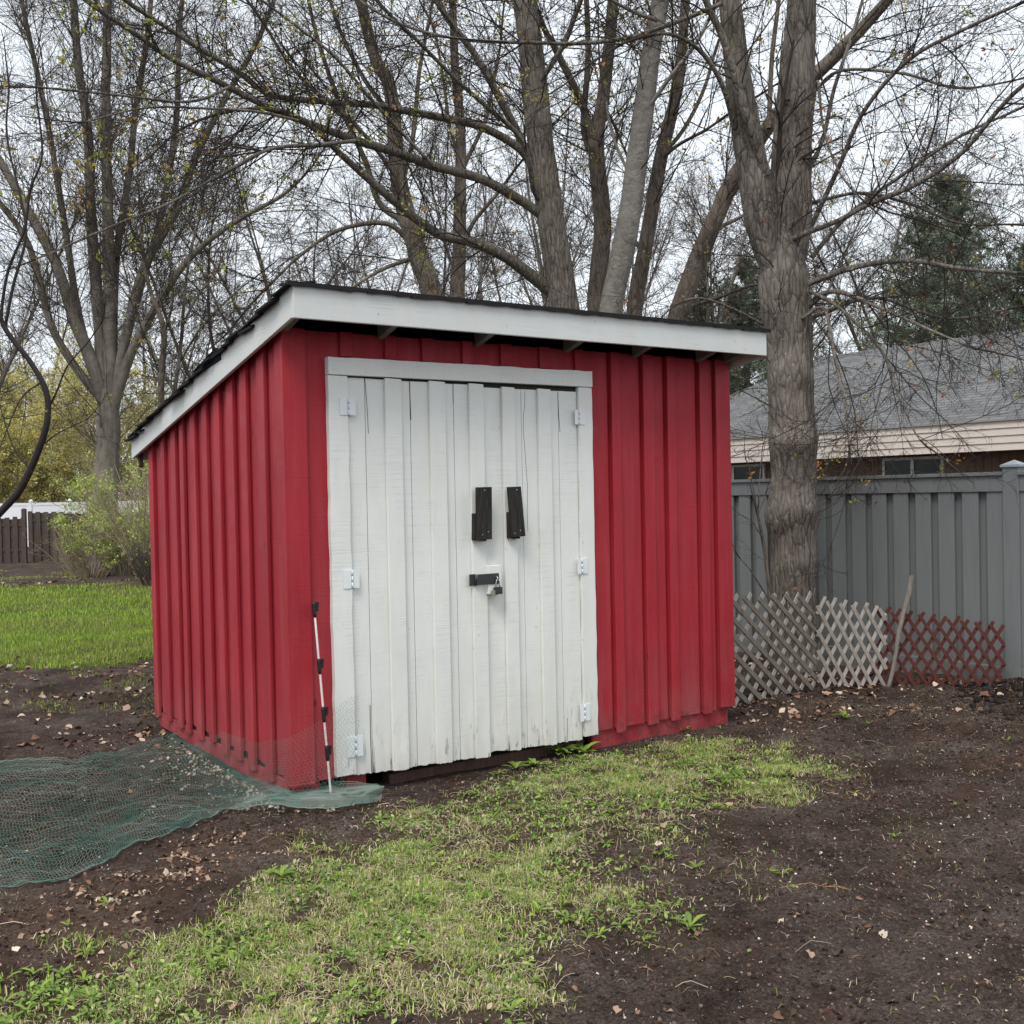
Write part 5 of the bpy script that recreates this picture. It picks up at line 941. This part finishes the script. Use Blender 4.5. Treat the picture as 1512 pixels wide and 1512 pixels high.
# spruces behind the house
def spruce(label, px, top, Y, wb, zb, seed, nwh=30, dens=1.0, cols=((.17, .235, .165), (.25, .31, .235), (.12, .17, .115), (.34, .39, .31), (.26, .25, .17))):
    r = np.random.default_rng(seed); tp = A(px, top, Y); b = np.array([tp[0], tp[1], gnd(tp[0], tp[1])-.1]); H = tp[2]-b[2]; t = thing('spruce_tree', label, 'tree', b); v, q = tubes(np.array([[[0, 0, 0], [0, 0, H*.5], [0, 0, H]]]), np.array([[.2, .12, .015]]), 12); mesh_np('trunk', v, q, BARK_C, t, True)
    n = nwh*9; f = np.sort(r.random(n))**.85; z = zb+(H-zb)*f; Lb = (wb*(1-f)**.8+.2)*r.uniform(.65, 1.15, n)*(.65+.6*fbm(z*1.1, r.uniform(0, 9, n), seed, 2)); a = r.uniform(0, 6.28, n); D = np.stack([np.cos(a), np.sin(a), .15+.55*f], 1); P0 = np.stack([np.zeros(n), np.zeros(n), z], 1)
    P, R = grow(P0, D, Lb, .008+.018*(1-f), 6, .1, -.12, .3, seed+1, -.5); vb_, qb_ = tubes(P, R, 4); ob = mesh_np('branches', vb_, qb_, BARK_C, t, True)
    p, D2, L2, r2 = spawn(P, R, 26*dens*Lb/np.mean(Lb)+3, .12, 1, 35, 65, .22, .5, seed+2, .003, .12); D2[:, 2] -= .45; P2, R2_ = grow(p, D2, np.minimum(L2, .5), r2, 3, .15, -.2, .6, seed+3)
    k = 11; m = len(P2)*k; i = np.repeat(np.arange(len(P2)), k); tt = r.random(m)*2.99; j = tt.astype(int); fr_ = (tt-j)[:, None]; c = P2[i, j]*(1-fr_)+P2[i, j+1]*fr_+r.normal(0, .018, (m, 3)); col = np.repeat(np.array(cols)[r.integers(0, len(cols), len(P2))], k, 0)*r.uniform(.7, 1.3, (m, 1))
    SPV = [(-.5, -.09, 0), (-.5, .09, 0), (.5, .02, .05), (.5, -.02, .05)]; v, q, cc = scatter(SPV, [(0, 1, 2, 3)], c, euler(r.normal(0, .7, m), r.normal(0, .6, m), r.uniform(0, 6.28, m)), np.repeat((r.uniform(.07, .19, m))[:, None], 3, 1), col, .2); mesh_np('crown', v, q, LEAF, t, False, cc)
spruce('grey green spruce standing behind the house roof ridge', 1398, 262, 31, 4.3, 1.6, 71, 38, 1.15)
spruce('dark spruce cut off by the right edge behind the roof', 1535, 330, 30, 3.2, 1.2, 73, 28, 1.0)
spruce('low dark spruce between shed roof and big maple trunk', 1100, 385, 33, 3.6, .6, 75, 24, 1.0)
spruce('dull green spruce left of the grey house behind the leaning stem', 1035, 400, 36, 2.2, .8, 77, 20, .9)

# ------------------------------------------------------------------ sky and light: bright thin overcast
w = bpy.data.worlds.new('World'); sc.world = w; w.use_nodes = True; nt = w.node_tree; nt.nodes.clear()
EL, AZ = R_(55), R_(199)                                  # sun behind the camera, to its left (azimuth clockwise from +Y)
sky = nt.nodes.new('ShaderNodeTexSky'); sky.sky_type = 'NISHITA'; sky.sun_disc = False; sky.sun_elevation = EL; sky.sun_rotation = AZ; sky.air_density = 1.0; sky.dust_density = 2.0
tc = nt.nodes.new('ShaderNodeTexCoord'); mp = nt.nodes.new('ShaderNodeMapping'); mp.inputs['Scale'].default_value = (1.2, 1.2, 2.6); nz = nt.nodes.new('ShaderNodeTexNoise'); nz.inputs['Scale'].default_value = 3.2; nz.inputs['Detail'].default_value = 7; nz.inputs['Roughness'].default_value = .6
rp_ = nt.nodes.new('ShaderNodeValToRGB'); rp_.color_ramp.elements[0].position = .30; rp_.color_ramp.elements[0].color = (.78, .78, .78, 1); rp_.color_ramp.elements[1].position = .62; rp_.color_ramp.elements[1].color = (.97, .97, .97, 1)
cl = nt.nodes.new('ShaderNodeRGB'); cl.outputs[0].default_value = (9.5, 10.05, 10.6, 1)
mx = nt.nodes.new('ShaderNodeMix'); mx.data_type = 'RGBA'; bg = nt.nodes.new('ShaderNodeBackground'); bg.inputs[1].default_value = .082; out = nt.nodes.new('ShaderNodeOutputWorld')
k = nt.links.new; k(tc.outputs['Generated'], mp.inputs[0]); k(mp.outputs[0], nz.inputs['Vector']); k(nz.outputs['Fac'], rp_.inputs[0]); k(rp_.outputs[0], mx.inputs[0]); k(sky.outputs[0], mx.inputs[6]); k(cl.outputs[0], mx.inputs[7]); k(mx.outputs[2], bg.inputs[0]); k(bg.outputs[0], out.inputs[0])
ld = bpy.data.lights.new('sun', 'SUN'); ld.energy = 1.5; ld.angle = R_(24); ld.color = (1, .95, .88); so = bpy.data.objects.new('sun', ld); COL.objects.link(so)
sd_ = Vector((math.sin(AZ)*math.cos(EL), math.cos(AZ)*math.cos(EL), math.sin(EL))); so.rotation_euler = sd_.to_track_quat('Z', 'Y').to_euler(); so.location = (0, 0, 30)
vs = sc.view_settings; vs.view_transform = 'Standard'; vs.look = 'None'; vs.gamma = 1; vs.use_curve_mapping = False; vs.exposure = .66
